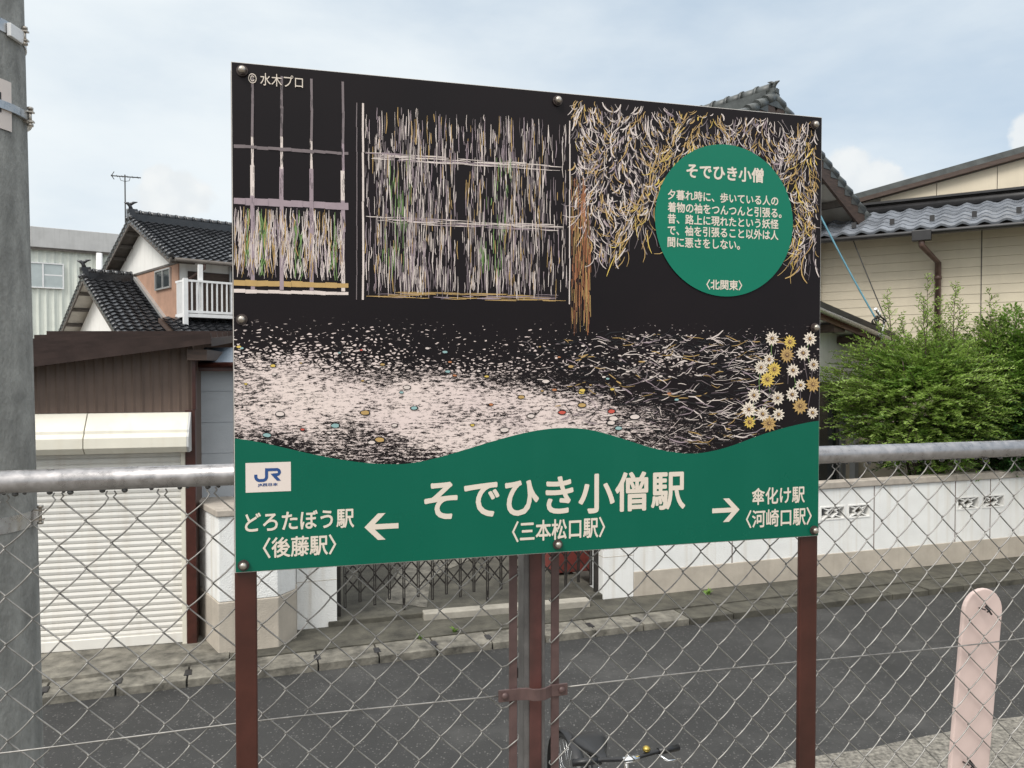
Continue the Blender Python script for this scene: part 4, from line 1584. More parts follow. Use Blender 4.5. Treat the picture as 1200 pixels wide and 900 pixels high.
# curved number plate under the second band
m = MB()
zt_, zb_ = pz_(91), pz_(150)
vs, fs = [], []
r_ = base_r(pz_(120)) + 0.005
for i in range(15):
    a = fa - 0.25 + i * (1.07 / 14)
    for z in (zb_, zt_):
        vs.append((r_ * math.cos(a), r_ * math.sin(a), z))
fs = [(2 * i, 2 * i + 2, 2 * i + 3, 2 * i + 1) for i in range(14)]
m.add(vs, fs, 0, True)
npl = m.build('number_plate', 'plate', up_)
m = MB()
for (a0, a1, z0, z1) in ((0.60, 0.635, 0.32, 0.72), (0.30, 0.60, 0.66, 0.72), (0.265, 0.30, 0.32, 0.72)):
    r2_ = r_ + 0.0015
    q = []
    for a in (a0, a1):
        for z in (z0, z1):
            q.append((r2_ * math.cos(fa + a), r2_ * math.sin(fa + a), zb_ + (zt_ - zb_) * z))
    m.add(q, [(0, 2, 3, 1)])
m.build('plate_lettering', 'darkcable', npl)

# ------------------------------------------------------------------ chain link fence
FO = 0.098                                   # fence plane behind the sign face
PZ = 1.1
fe = thing('chain_link_fence', 'grey galvanised chain-link fence with a pipe top rail behind the sign', 'fence', (S0.x, S0.y, PZ), TH)
rz_ = sum(on_local(fe, px, py, FO)[1] for px, py in ((0, 565.5), (135, 560.5), (1080, 528.5), (1200, 525.5))) / 4
fx0_ = on_local(fe, 0, 700, FO)[0] - 1.8
fx1_ = on_local(fe, 1200, 700, FO)[0] + 2.4
MB().tube([(fx0_, FO, rz_), (fx1_, FO, rz_)], 0.0205, 24).build('top_rail', 'rail', fe)
m = MB()
rnd = random.Random(4)
x = fx0_
while x < fx1_:
    s = rnd.uniform(0.0025, 0.005)
    m.ball((x, FO + rnd.uniform(-0.004, 0.004), rz_ - 0.0205 - s * 0.3), s, 8, 6, (1.2, 1.2, 1))
    x += rnd.uniform(0.012, 0.06)
m.build('water_drops', 'water', fe)['kind'] = 'stuff'
PIT = 0.0865
WR = 0.0015
zbot = 0.12
pcx_ = on_local(fe, 625.3, 800, FO + 0.02)[0]
tb = [on_local(fe, 600.2, 800, FO)[0], on_local(fe, 649, 800, FO)[0]]


def node_z(za, j, n):
    return za - (j % 2) * PIT / 2 - n * PIT


def mesh_panel(j0, j1, xa, za, name):
    """woven diamond mesh: wire j zigzags between node columns j and j+1 and hooks its neighbours there"""
    m = MB()
    for j in range(j0, j1):
        xL, xR = xa + j * PIT / 2, xa + (j + 1) * PIT / 2
        top_left = j % 2 == 0
        pts = []
        jx = rnd.uniform(-0.0008, 0.0008)
        z = za
        left = top_left
        ov = WR * 0.95
        first = True
        while z - PIT / 2 > zbot:
            xs_, xe_ = (xL - ov, xR + ov) if left else (xR + ov, xL - ov)
            s = -1 if not left else 1          # going down-left: a '/' stroke
            yy = -0.0030 if not left else 0.0026
            bow = 0.0028 if not left else 0.0010
            for t_ in (0.07, 0.28, 0.5, 0.72, 0.93):
                b_ = bow * (1 - (2 * t_ - 1) ** 2)
                pts.append((xs_ + (xe_ - xs_) * t_ + jx + b_ * 0.6, FO + yy, z - PIT / 2 * t_ - b_ * 0.8))
            z -= PIT / 2
            pts.append((xe_ + jx, FO - 0.0004, z))
            left = not left
        if top_left:
            pts = [(xL + 0.0060, FO - 0.001, za + 0.009), (xL + 0.0090, FO, za + 0.003), (xL + 0.0035, FO + 0.003, za - 0.003)] + pts[1:]
        else:
            pts = [(xR - 0.0060, FO + 0.001, za + 0.009), (xR - 0.0090, FO, za + 0.003), (xR - 0.0035, FO - 0.003, za - 0.003)] + pts[1:]
        m.tube(pts, WR, 6, cap=False)
    return m.build(name, 'wire', fe)


ax1, az1 = on_local(fe, 130, 578, FO)
ax2, az2 = on_local(fe, 1016, 543.5, FO)
print('FENCE apex', ax1, az1, ax2, az2, 'rail', rz_, 'tb', tb)
zap = rz_ - 0.0315
jA0, jA1 = math.floor((fx0_ - ax1) / (PIT / 2)), math.floor((tb[0] - 0.014 - ax1) / (PIT / 2))
jB0, jB1 = math.ceil((tb[1] + 0.014 - ax2) / (PIT / 2)), math.ceil((fx1_ - ax2) / (PIT / 2))
mesh_panel(jA0, jA1, ax1, zap, 'wire_mesh')
mesh_panel(jB0, jB1, ax2, zap, 'wire_mesh')
# tension bars with the wire ends hooked round them
for x in tb:
    MB().box(x - 0.0085, x + 0.0085, FO - 0.010, FO - 0.004, zbot, rz_ - 0.03).build('tension_bar', 'tensbar', fe, bevel=0.001)
for side, x, jn, ax in ((1, tb[0], jA1, ax1), (-1, tb[1], jB0, ax2)):
    xe = ax + jn * PIT / 2
    n_ = 0
    while True:
        z = node_z(zap, jn, n_)
        if z < zbot:
            break
        if z < rz_ - 0.06:
            L = abs(x - xe)
            e = x + side * 0.0105
            dz = L * 0.95
            MB().tube([(xe - side * 0.002, FO - 0.001, z), (xe + (x - xe) * 0.4, FO - 0.011, z + dz * 0.33 * side), (x, FO - 0.0135, z + dz * 0.85 * side), (e - side * 0.001, FO - 0.012, z + dz * side * 1.1),
                    (e + side * 0.0015, FO - 0.006, z + dz * side * 1.15 + 0.004), (e - side * 0.002, FO - 0.001, z + dz * side * 1.15 + 0.006)], WR, 6).build('wire_hook', 'wire', fe)
        n_ += 1
# post: weathered channel with a red painted face
m = MB()
pw = 0.0235
m.box(pcx_ - pw, pcx_ + pw, FO + 0.012, FO + 0.062, 0, rz_ - 0.022, 1)
m.box(pcx_ - 0.0125, pcx_ + 0.0145, FO + 0.006, FO + 0.0115, 0, rz_ - 0.022, 0)
m.build('post', ['rust', 'postside'], fe, bevel=0.004)
# clamp strap across the bars and post
cz0 = on_local(fe, 626, 813, FO - 0.02)[1]
m = MB()
xa_, xb_ = on_local(fe, 585, 813, FO - 0.02)[0], on_local(fe, 666, 806, FO - 0.02)[0]
yb = FO - 0.016
path = [(xa_, yb), (tb[0] - 0.012, yb), (tb[0] + 0.012, yb), (pcx_ - 0.024, yb - 0.003), (pcx_ - 0.013, yb - 0.012), (pcx_, yb - 0.014), (pcx_ + 0.012, yb - 0.012), (pcx_ + 0.024, yb - 0.004), (tb[1] - 0.010, yb), (tb[1] + 0.012, yb), (xb_, yb)]
vs, fs = [], []
for (x_, y_) in path:
    for (dy, dz) in ((0, -0.0125), (0, 0.0125), (0.005, 0.0125), (0.005, -0.0125)):
        vs.append((x_, y_ + dy, cz0 + dz))
for i in range(len(path) - 1):
    for k in range(4):
        fs.append((i * 4 + k, i * 4 + (k + 1) % 4, (i + 1) * 4 + (k + 1) % 4, (i + 1) * 4 + k))
fs += [(0, 1, 2, 3), tuple(range(len(vs) - 4, len(vs)))]
m.add(vs, fs, 0, False)
clamp = m.build('clamp', 'tensbar', fe, bevel=0.001)
MB().box(pcx_ - pw - 0.006, pcx_ + pw + 0.006, FO + 0.063, FO + 0.068, cz0 + 0.002, cz0 + 0.024).build('back_strap', 'gate', clamp)
for x in (xa_ + 0.013, xb_ - 0.013):
    m = MB().ball((x, yb - 0.001, cz0), 0.0075, 12, 8, (1, 0.6, 1))
    m.build('bolt', 'tensbar', clamp)
# tension wires
for zt0 in (sum(on_local(fe, px, py, FO - 0.006)[1] for px, py in ((0, 878), (270, 850), (900, 779), (1200, 745))) / 4, 0.35):
    m = MB()
    for (xa_, xb_) in ((fx0_, tb[0]), (tb[1], fx1_)):
        pts = []
        for i in range(31):
            f = i / 30
            pts.append((xa_ + (xb_ - xa_) * f, FO - 0.0065, zt0 + 0.003 * math.sin(f * 17) - 0.004 * math.sin(f * math.pi)))
        m.tube(pts, 0.0016, 6)
    m.build('tension_wire', 'wire', fe)

# slat tied to the fence
sx, sz_ = on_local(fe, 1155, 690, FO + 0.014)
bx_, bz_ = on_local(fe, 1137, 900, FO + 0.014)
sw = (on_local(fe, 1176, 720, FO + 0.014)[0] - on_local(fe, 1131, 720, FO + 0.014)[0])
lean = math.atan2(sx - bx_, sz_ - bz_)
sl_len = sz_ + 0.0
sroot = MW[fe.name] @ Vector((sx - math.tan(lean) * (sz_ - 0.0), FO + 0.014, 0.0))
st = thing('marker_board', 'faded pink round-topped board tied behind the fence at lower right', 'board', (sroot.x, sroot.y, PZ), TH)
m = MB()
H = sz_ / math.cos(lean)
poly = [(-sw * 0.42, 0), (sw * 0.42, 0), (sw / 2, H * 0.5), (sw / 2, H - sw / 2)]
for i in range(1, 14):
    a = math.pi * i / 14
    poly.append((sw / 2 * math.cos(a), H - sw / 2 + sw / 2 * math.sin(a)))
poly += [(-sw / 2, H - sw / 2), (-sw / 2, H * 0.5)]
rl = lambda x, z: (x * math.cos(lean) + z * math.sin(lean), -x * math.sin(lean) + z * math.cos(lean))
m.prism([rl(*p) for p in poly], 0.0, 0.012, 0, 'y')
m.build('board', 'slat', st, bevel=0.003)
for px, py in ((1157, 715), (1138, 897)):
    a, b = on_local(st, px, py, -0.02)
    m = MB()
    m.tube([(a - 0.009, -0.022, b + 0.010), (a, -0.025, b), (a + 0.011, -0.022, b - 0.011)], 0.0024, 6)
    m.tube([(a - 0.005, -0.024, b - 0.004), (a + 0.003, -0.026, b + 0.003), (a + 0.004, -0.012, b + 0.009)], 0.0018, 6)
    m.tube([(a - 0.006, -0.020, b + 0.001), (a - 0.005, 0.0, b)], 0.0018, 5)
    m.build('cable_tie', 'blackplastic', st)

# ------------------------------------------------------------------ the station name sign
sg = thing('station_sign', 'large green and black station name board with picture on two brown posts', 'sign', (S0.x, S0.y, PZ), TH)


def sxy(px, py):
    return on_local(sg, px, py, 0.0)


SW_ = (sxy(963, 137)[0] + sxy(960, 628)[0]) / 2
ST_ = (sxy(272, 72)[1] + sxy(963, 137)[1]) / 2
SB_ = (sxy(274, 672)[1] + sxy(960, 628)[1]) / 2
print('SIGN', SW_, ST_ - SB_, [sxy(*p) for p in ((272, 72), (963, 137), (274, 672), (960, 628))])
MB().box(0, SW_, 0.001, 0.006, SB_, ST_).build('panel', 'board', sg, bevel=0.0008)
for a, b in ((sxy(274.5, 700)[0], sxy(300.5, 700)[0]), (sxy(940, 700)[0], sxy(960.5, 700)[0])):
    MB().box(a, b, 0.0075, 0.0075 + 0.012, 0, ST_ - 0.01).build('post', 'brownpost', sg, bevel=0.003)

wave = [(273, 514), (300, 517.5), (330, 524), (365, 532), (400, 538.5), (430, 542.5), (455, 543.8), (480, 543), (510, 537), (545, 527), (580, 516.5), (612, 508), (640, 503), (665, 501.5), (690, 503.5), (715, 509.5), (740, 517.5), (765, 525), (790, 530), (812, 531.5), (835, 528.5), (860, 521.5), (885, 512), (910, 504), (935, 497.5), (963, 493)]
wv = [sxy(*p) for p in wave]
wv[0] = (0.0015, wv[0][1])
wv[-1] = (SW_ - 0.0015, wv[-1][1])
fine = []
for i in range(len(wv) - 1):
    p0, p1, p2, p3 = wv[max(i - 1, 0)], wv[i], wv[i + 1], wv[min(i + 2, len(wv) - 1)]
    for k in range(6):
        t_ = k / 6
        f = lambda a, b, c, d: 0.5 * ((2 * b) + (c - a) * t_ + (2 * a - 5 * b + 4 * c - d) * t_ * t_ + (3 * b - a - 3 * c + d) * t_ ** 3)
        fine.append((p1[0] + (p2[0] - p1[0]) * t_, f(p0[1], p1[1], p2[1], p3[1])))
fine.append(wv[-1])


def wave_z(x):
    for (a, b), (c, d) in zip(fine[:-1], fine[1:]):
        if a <= x <= c:
            return b + (d - b) * (x - a) / max(1e-9, c - a)
    return fine[0][1] if x < fine[0][0] else fine[-1][1]


def face_strip(lo, hi, y):
    vs, fs = [], []
    for i, (x, z) in enumerate(fine):
        vs += [(x, y, lo(x)), (x, y, hi(x))]
    for i in range(len(fine) - 1):
        fs.append((2 * i, 2 * i + 2, 2 * i + 3, 2 * i + 1))
    return vs, fs


m = MB()
m.add(*face_strip(lambda x: SB_ + 0.0015, wave_z, 0.0))
m.build('green_band', 'green', sg)


# the picture: a plain stand-in - a dark yard at night, reed wall, straw, pebbles and daisies
def picture_material():
    m = bpy.data.materials.new('picture print')
    m.use_nodes = True
    t = m.node_tree
    n, l = t.nodes, t.links
    b = n['Principled BSDF']
    b.inputs['Roughness'].default_value = 0.32
    b.inputs['Specular IOR Level'].default_value = 0.14
    tcn = n.new('ShaderNodeTexCoord')
    sp = n.new('ShaderNodeSeparateXYZ')
    l.new(tcn.outputs['Object'], sp.inputs[0])

    def mt(op, a, b_=None, c=None):
        q = n.new('ShaderNodeMath')
        q.operation = op
        for i, v in enumerate((a, b_, c)):
            if v is None:
                continue
            if isinstance(v, (int, float)):
                q.inputs[i].default_value = v
            else:
                l.new(v, q.inputs[i])
        return q.outputs[0]

    def rng(v, a, b_, lo=0.0, hi=1.0):
        q = n.new('ShaderNodeMapRange')
        q.interpolation_type = 'SMOOTHSTEP'
        l.new(v, q.inputs[0])
        q.inputs['From Min'].default_value = a
        q.inputs['From Max'].default_value = b_
        q.inputs['To Min'].default_value = lo
        q.inputs['To Max'].default_value = hi
        return q.outputs[0]

    def mixn(f, a, b_):
        q = n.new('ShaderNodeMix')
        q.data_type = 'RGBA'
        l.new(f, q.inputs[0])
        for i, v in ((6, a), (7, b_)):
            if isinstance(v, tuple):
                q.inputs[i].default_value = (*v, 1)
            else:
                l.new(v, q.inputs[i])
        return q.outputs[2]

    def noise(scale, sx_, sz__, det=4, rough=0.6, off=0.0):
        mpn = n.new('ShaderNodeMapping')
        mpn.inputs['Scale'].default_value = (sx_, 1, sz__)
        mpn.inputs['Location'].default_value = (off, off, off)
        l.new(tcn.outputs['Object'], mpn.inputs[0])
        z = n.new('ShaderNodeTexNoise')
        z.inputs['Scale'].default_value = scale
        z.inputs['Detail'].default_value = det
        z.inputs['Roughness'].default_value = rough
        l.new(mpn.outputs[0], z.inputs['Vector'])
        return z.outputs['Fac']

    X, Z = sp.outputs[0], sp.outputs[2]
    gz = sxy(273, 368)[1]                      # horizon of the yard floor
    gb_ = sxy(450, 540)[1]
    mpn = n.new('ShaderNodeMapping')
    mpn.inputs['Scale'].default_value = (88, 1, 210)
    l.new(tcn.outputs['Object'], mpn.inputs[0])
    dist = n.new('ShaderNodeVectorMath')
    nz = n.new('ShaderNodeTexNoise')
    nz.inputs['Scale'].default_value = 0.5
    nz.inputs['Detail'].default_value = 3
    l.new(mpn.outputs[0], nz.inputs['Vector'])
    dist.operation = 'MULTIPLY_ADD'
    l.new(nz.outputs['Color'], dist.inputs[0])
    dist.inputs[1].default_value = (1.6, 0, 1.6)
    l.new(mpn.outputs[0], dist.inputs[2])
    vo = n.new('ShaderNodeTexVoronoi')
    vo.feature = 'DISTANCE_TO_EDGE'
    vo.inputs['Scale'].default_value = 1.0
    l.new(dist.outputs[0], vo.inputs['Vector'])
    vc = n.new('ShaderNodeTexVoronoi')
    vc.inputs['Scale'].default_value = 1.0
    l.new(dist.outputs[0], vc.inputs['Vector'])
    sc_ = n.new('ShaderNodeSeparateColor')
    l.new(vc.outputs['Color'], sc_.inputs[0])
    # how much of the print is left white: less near the top, most along a pale path
    depth = rng(Z, gz, gz - 0.10)
    big = noise(5.5, 1, 2.4, 5, 0.6)
    pathx = mt('ABSOLUTE', mt('SUBTRACT', mt('ADD', mt('MULTIPLY', X, 0.16), Z), (gz + gb_) / 2 + 0.015))
    lane = rng(pathx, 0.165, 0.02)
    keep = mt('ADD', mt('ADD', mt('MULTIPLY', depth, 0.12), mt('MULTIPLY', lane, 0.22)), mt('MULTIPLY', big, 0.55))
    thr = mt('SUBTRACT', 0.56, mt('MULTIPLY', keep, 0.72))
    near = rng(Z, gz - 0.05, gz - 0.16)
    pebb = rng(mt('SUBTRACT', vo.outputs['Distance'], thr), -0.02, 0.03)
    cut = mt('SUBTRACT', 0.800, mt('MULTIPLY', keep, 0.50))
    cut = mt('ADD', cut, mt('ADD', mt('MULTIPLY', mt('SUBTRACT', 1.0, near), 0.09), rng(X, 0.60, 1.0, 0.0, 0.12)))
    st1 = mt('SUBTRACT', noise(48, 1.0, 5.0, 7, 0.82, 3.0), cut)
    st2 = mt('SUBTRACT', noise(75, 1.0, 3.0, 6, 0.80, 9.0), mt('ADD', cut, 0.0))
    streak = mt('MAXIMUM', rng(st1, -0.008, 0.012), mt('MULTIPLY', rng(st2, -0.008, 0.012), 0.95))
    pebb = mt('MULTIPLY', pebb, rng(noise(60, 1, 3.0, 6, 0.8, 3.0), 0.44, 0.48))
    white = mt('MAXIMUM', streak, mt('MULTIPLY', pebb, rng(near, 0.7, 0.35)))
    white = mt('MULTIPLY', white, mt('MULTIPLY', rng(Z, gz + 0.0, gz - 0.025), 1.0))
    tint = mixn(noise(9, 1, 1, 3, 0.5, 2.0), (0.62, 0.51, 0.50), (0.74, 0.64, 0.58))
    ink = mixn(noise(4, 1, 1, 4, 0.6, 5.0), (0.007, 0.006, 0.007), (0.014, 0.010, 0.011))
    col = mixn(white, ink, tint)
    l.new(col, b.inputs['Base Color'])
    return m


def printm(name, col):
    return material('print ' + name, col, 0.32, var=0.12, nscale=40, spec=0.4)


PIC = [picture_material(), printm('bone', (0.62, 0.54, 0.50)), printm('lilac', (0.30, 0.235, 0.26)), printm('ochre', (0.44, 0.29, 0.11)),
       printm('green', (0.16, 0.27, 0.085)), printm('teal', (0.25, 0.40, 0.40)), printm('orange', (0.42, 0.17, 0.075)), printm('red', (0.50, 0.085, 0.06)),
       printm('yellow', (0.62, 0.45, 0.10)), printm('petal', (0.70, 0.62, 0.52)), printm('ink', (0.009, 0.008, 0.009)), printm('dim', (0.16, 0.13, 0.135)), printm('brown', (0.10, 0.05, 0.03))]
BONE, LIL, OCH, GRN, TEA, ORG, RED, YEL, PET, INK, DIM, BRN = range(1, 13)
pm = MB()
pm.add(*face_strip(wave_z, lambda x: ST_ - 0.0015, 0.0002))
rs = random.Random(21)
disc_c, disc_r = sxy(847.5, 258), None


def lvl():
    return -rs.uniform(0.0002, 0.0013)


def stroke(pts, w, mi, taper=True):
    """pts in photo pixels, width in pixels"""
    P = [Vector((*sxy(*p), 0)) for p in pts]
    y = lvl()
    w = w * 0.00162
    vs, fs = [], []
    for i, p in enumerate(P):
        d = (P[min(i + 1, len(P) - 1)] - P[max(i - 1, 0)])
        d = d.normalized() if d.length > 1e-9 else Vector((1, 0, 0))
        s = Vector((-d.y, d.x, 0))
        f = i / (len(P) - 1)
        ww = w * (0.25 + 0.75 * math.sin(math.pi * (0.12 + 0.76 * f))) if taper else w
        for sg_ in (-1, 1):
            q = p + s * ww * 0.5 * sg_
            vs.append((q.x, y, q.y))
    for i in range(len(P) - 1):
        fs.append((2 * i, 2 * i + 1, 2 * i + 3, 2 * i + 2))
    pm.add(vs, fs, mi)


def ok(px, py, mlo=4):
    x, z = sxy(px, py)
    return 0.004 < x < SW_ - 0.004 and wave_z(x) + 0.004 < z < ST_ - 0.004


def topy(px):
    return 72 + (px - 272) * 0.0945 + 3


def persp(px):                                   # 0 at the left edge, 1 at the right: how the sheet narrows
    return (px - 272) / 690


def yl(f, px):
    """photo y of the sheet line at fraction f of its height (0 top, 1 bottom)"""
    t_, b_ = 72 + (px - 272) * 0.0945, 672 - (px - 272) * 0.064
    return t_ + (b_ - t_) * f


# board wall seams
for px in (275, 322, 372, 420):
    pass
# plain slatted screen at far left
for px in (296, 330, 365, 402):
    for k in range(7):
        a, b = 0.02 + k * 0.06, 0.02 + (k + 1) * 0.06
        stroke([(px + rs.uniform(-.6, .6), yl(a, px)), (px + rs.uniform(-.6, .6), yl(b + 0.004, px))], 4.2 if k > 2 else 2.6, DIM if k < 2 else LIL if rs.random() < 0.8 else BONE, False)
        for q in range(7):
            f_ = rs.uniform(a, b - 0.012)
            o_ = rs.uniform(-1.6, 1.6)
            stroke([(px + o_, yl(f_, px)), (px + o_, yl(f_ + 0.012, px))], 0.5, INK)
for f, w, mi in ((0.165, 3.5, DIM), (0.272, 8, LIL), (0.432, 6, OCH), (0.448, 4, BONE)):
    for k in range(10):
        a = 274 + k * 13.4
        stroke([(a, yl(f, a) + rs.uniform(-.5, .5)), (a + 13.6, yl(f, a + 13.6) + rs.uniform(-.5, .5))], w * rs.uniform(0.8, 1.1), mi, False)
for i in range(620):                             # reeds seen through the screen
    px = rs.uniform(275, 404)
    f0 = rs.uniform(0.28, 0.40)
    L = rs.uniform(0.02, 0.07)
    sgm = math.sin(px * 0.13) + math.sin(px * 0.31)
    mi = GRN if sgm > 0.9 and rs.random() < 0.55 else (BONE if rs.random() < 0.5 else (LIL if rs.random() < 0.6 else OCH))
    if f0 + L < 0.425:
        stroke([(px, yl(f0, px)), (px + rs.uniform(-1.5, 1.5), yl(f0 + L * 0.5, px)), (px + rs.uniform(-3, 3), yl(f0 + L, px))], rs.uniform(0.5, 1.2), mi)
# reed wall in the middle
for i in range(4200):
    px = rs.uniform(428, 664)
    sgm = math.sin(px * 0.055) + 0.8 * math.sin(px * 0.17 + 1) + 0.5 * math.sin(px * 0.37)
    dens = 0.42 + 0.24 * sgm
    f0 = rs.uniform(0.06, 0.43)
    dens *= 0.45 + 1.6 * max(0, min(0.4, f0 - 0.05))
    if rs.random() > dens + 0.12:
        continue
    L = rs.uniform(0.012, 0.06)
    if f0 + L > 0.455:
        continue
    mi = GRN if (math.sin(px * 0.055 + 0.3 + f0 * 3) > 0.72 and 0.15 < f0 < 0.37 and rs.random() < 0.28) else (LIL if rs.random() < 0.22 else (BONE if rs.random() < 0.5 else (DIM if rs.random() < 0.75 else OCH)))
    stroke([(px, yl(f0, px)), (px + rs.uniform(-.8, .8), yl(f0 + L * 0.5, px)), (px + rs.uniform(-1.0, 1.0), yl(f0 + L, px))], rs.uniform(0.4, 1.15), mi)
for f, col_ in ((0.165, BONE), (0.295, BONE), (0.448, OCH)):
    for k in range(60):
        a = rs.uniform(428, 640)
        L = rs.uniform(12, 45)
        if a + L > 664:
            continue
        o_ = rs.uniform(-0.007, 0.007)
        stroke([(a, yl(f + o_, a)), (a + L / 2, yl(f + o_, a + L / 2) + rs.uniform(-.6, .6)), (a + L, yl(f + o_, a + L))], rs.uniform(0.5, 1.3), col_ if rs.random() < 0.7 else LIL)
for px, w, mi in ((425.5, 2.2, BONE), (418, 1.0, DIM), (667.5, 1.4, BONE)):
    for k in range(8):
        a, b = 0.06 + k * 0.05, 0.06 + (k + 1) * 0.05
        stroke([(px + rs.uniform(-.4, .4), yl(a, px)), (px + rs.uniform(-.4, .4), yl(b, px))], w, mi, False)
# timber post beside the straw
for i in range(260):
    px = rs.uniform(669, 692)
    f0 = rs.uniform(0.18, 0.48)
    L = rs.uniform(0.015, 0.06)
    stroke([(px, yl(f0, px)), (px + rs.uniform(-.8, .8), yl(f0 + L, px))], rs.uniform(0.6, 1.3), ORG if rs.random() < 0.5 else (OCH if rs.random() < 0.5 else BRN))
# hanging straw
for i in range(3300):
    px = rs.uniform(672, 957)
    f0 = rs.uniform(0.012, 0.36)
    edge = 0.335 + 0.05 * math.sin(px * 0.055) + 0.03 * math.sin(px * 0.21)
    if f0 > edge + rs.uniform(-0.06, 0.01):
        continue
    L = rs.uniform(4, 19) * (1.5 if f0 > edge - 0.06 else 1)
    a = rs.gauss(0, 0.30) + 0.45 * math.sin(px * 0.09 + f0 * 25)
    y0 = yl(f0, px)
    bend = rs.gauss(0, 0.5)
    pts = [(px, y0)]
    x_, y_ = px, y0
    for k in range(4):
        x_ += math.sin(a) * L / 4
        y_ += math.cos(a) * L / 4
        a += bend * 0.5
        pts.append((x_, y_))
    if not all(ok(*p) for p in pts):
        continue
    c_ = rs.random()
    warm = math.sin(px * 0.04 + f0 * 9) > 0.35
    mi = (OCH if c_ < 0.55 else (BONE if c_ < 0.85 else YEL)) if warm else (BONE if c_ < 0.55 else (LIL if c_ < 0.72 else OCH))
    stroke(pts, rs.uniform(0.5, 1.25) if rs.random() < 0.85 else 1.9, mi if rs.random() < 0.72 else DIM)
# twigs and litter on the yard floor at the right
for i in range(1500):
    px = rs.uniform(610, 905)
    py = rs.uniform(392, 522)
    if rs.random() > (px - 590) / 260:
        continue
    a = rs.gauss(1.57, 0.35)
    L = rs.uniform(6, 24)
    pts = [(px, py)]
    x_, y_ = px, py
    for k in range(3):
        x_ += math.sin(a) * L / 3
        y_ += math.cos(a) * L / 3
        a += rs.gauss(0, 0.35)
        pts.append((x_, y_))
    if all(ok(*p) for p in pts):
        stroke(pts, rs.uniform(0.4, 1.2) if rs.random() < 0.9 else 1.9, INK if rs.random() < 0.45 else BONE if rs.random() < 0.5 else (OCH if rs.random() < 0.3 else (LIL if rs.random() < 0.6 else DIM)))


def blob(px, py, rx, ry, mi, n=10, y=None):
    y = lvl() if y is None else y
    vs = []
    for k in range(n):
        a = 2 * math.pi * k / n
        x, z = sxy(px + rx * math.cos(a) * rs.uniform(0.85, 1.1), py + ry * math.sin(a) * rs.uniform(0.85, 1.1))
        vs.append((x, y, z))
    pm.add(vs, [tuple(range(n))], mi)


# pebbles, a few of them coloured
for i in range(70):
    px = rs.uniform(278, 800)
    py = rs.uniform(405, 520)
    if not ok(px, py + 6):
        continue
    s = rs.uniform(1.6, 4.2) * (0.5 + (py - 380) / 130)
    mi = rs.choice([BONE, BONE, TEA, YEL, OCH, RED, ORG, TEA])
    if mi == RED and rs.random() < 0.5:
        mi = BONE
    y_ = -rs.uniform(0.0008, 0.0012)
    blob(px, py, s * 1.25, s * 0.72, INK, 10, y_)
    blob(px, py, s, s * 0.5, mi, 10, y_ - 0.0002)
# daisies in the lower right corner
spots = []
for i in range(400):
    px, py = rs.uniform(868, 955), rs.uniform(396, 503)
    if px < 902 - (py - 398) * 0.33 + rs.uniform(-8, 8) or not ok(px + 6, py) or not ok(px, py + 8):
        continue
    if all((px - a) ** 2 + (py - b) ** 2 > rs.uniform(11, 19) ** 2 for a, b in spots):
        spots.append((px, py))
for (px, py) in spots[:26]:
    x_ = px
    stroke([(px, py), (px + rs.uniform(-4, 4), py + 16), (px + rs.uniform(-8, 8), min(py + 34, 700))] if ok(px, py + 40) else [(px, py), (px + 1, py + 8)], 1.0, GRN if rs.random() < 0.4 else DIM)
for (px, py) in spots[:26]:
    r_ = rs.uniform(7.5, 10.5)
    mi = OCH if rs.random() < 0.2 else (YEL if rs.random() < 0.12 else PET)
    y_ = -0.0014 - 0.00008 * (spots.index((px, py)) % 10)
    n_ = rs.choice((11, 12, 13, 14))
    vs = []
    for k in range(n_ * 2):
        a = math.pi * k / n_
        q = r_ * (1.0 if k % 2 else 0.62) * rs.uniform(0.93, 1.05)
        x, z = sxy(px + q * 0.92 * math.cos(a), py + q * math.sin(a))
        vs.append((x, y_, z))
    xc, zc = sxy(px, py)
    vs.append((xc, y_, zc))
    pm.add(vs, [(k, (k + 1) % (2 * n_), 2 * n_) for k in range(2 * n_)], mi)
    for k in range(n_):
        a = 2 * math.pi * (k + 0.5) / n_
        p0, p1 = sxy(px + 2.5 * math.cos(a), py + 2.5 * math.sin(a)), sxy(px + 0.75 * r_ * math.cos(a), py + 0.75 * r_ * math.sin(a))
        d = Vector((p1[0] - p0[0], 0, p1[1] - p0[1])).normalized()
        s = Vector((-d.z, 0, d.x)) * 0.0006
        pm.add([(p0[0] - s.x, y_ - 0.0001, p0[1] - s.z), (p0[0] + s.x, y_ - 0.0001, p0[1] + s.z), (p1[0], y_ - 0.0001, p1[1])], [(0, 1, 2)], BRN)
    blob(px, py, 2.3, 2.5, BRN, 10, y_ - 0.0002)
    blob(px + 0.4, py - 0.4, 1.2, 1.3, OCH, 8, y_ - 0.00035)
pm.build('picture', PIC, sg)

# green caption disc
xs0, _z = sxy(767, 258)
xs1, _z = sxy(928.5, 258)
_x, zt_ = sxy(848, 169.5)
_x, zb_ = sxy(848, 347.5)
dcx, dcz = (xs0 + xs1) / 2, (zt_ + zb_) / 2
drx, drz = (xs1 - xs0) / 2, (zt_ - zb_) / 2
print('DISC', drx, drz)
m = MB()
n = 96
m.add([(dcx + drx * math.cos(2 * math.pi * k / n), -0.0022, dcz + drz * math.sin(2 * math.pi * k / n)) for k in range(n)] + [(dcx, -0.0022, dcz)], [(k, (k + 1) % n, n) for k in range(n)])
disc = m.build('caption_disc', 'greendisc', sg)


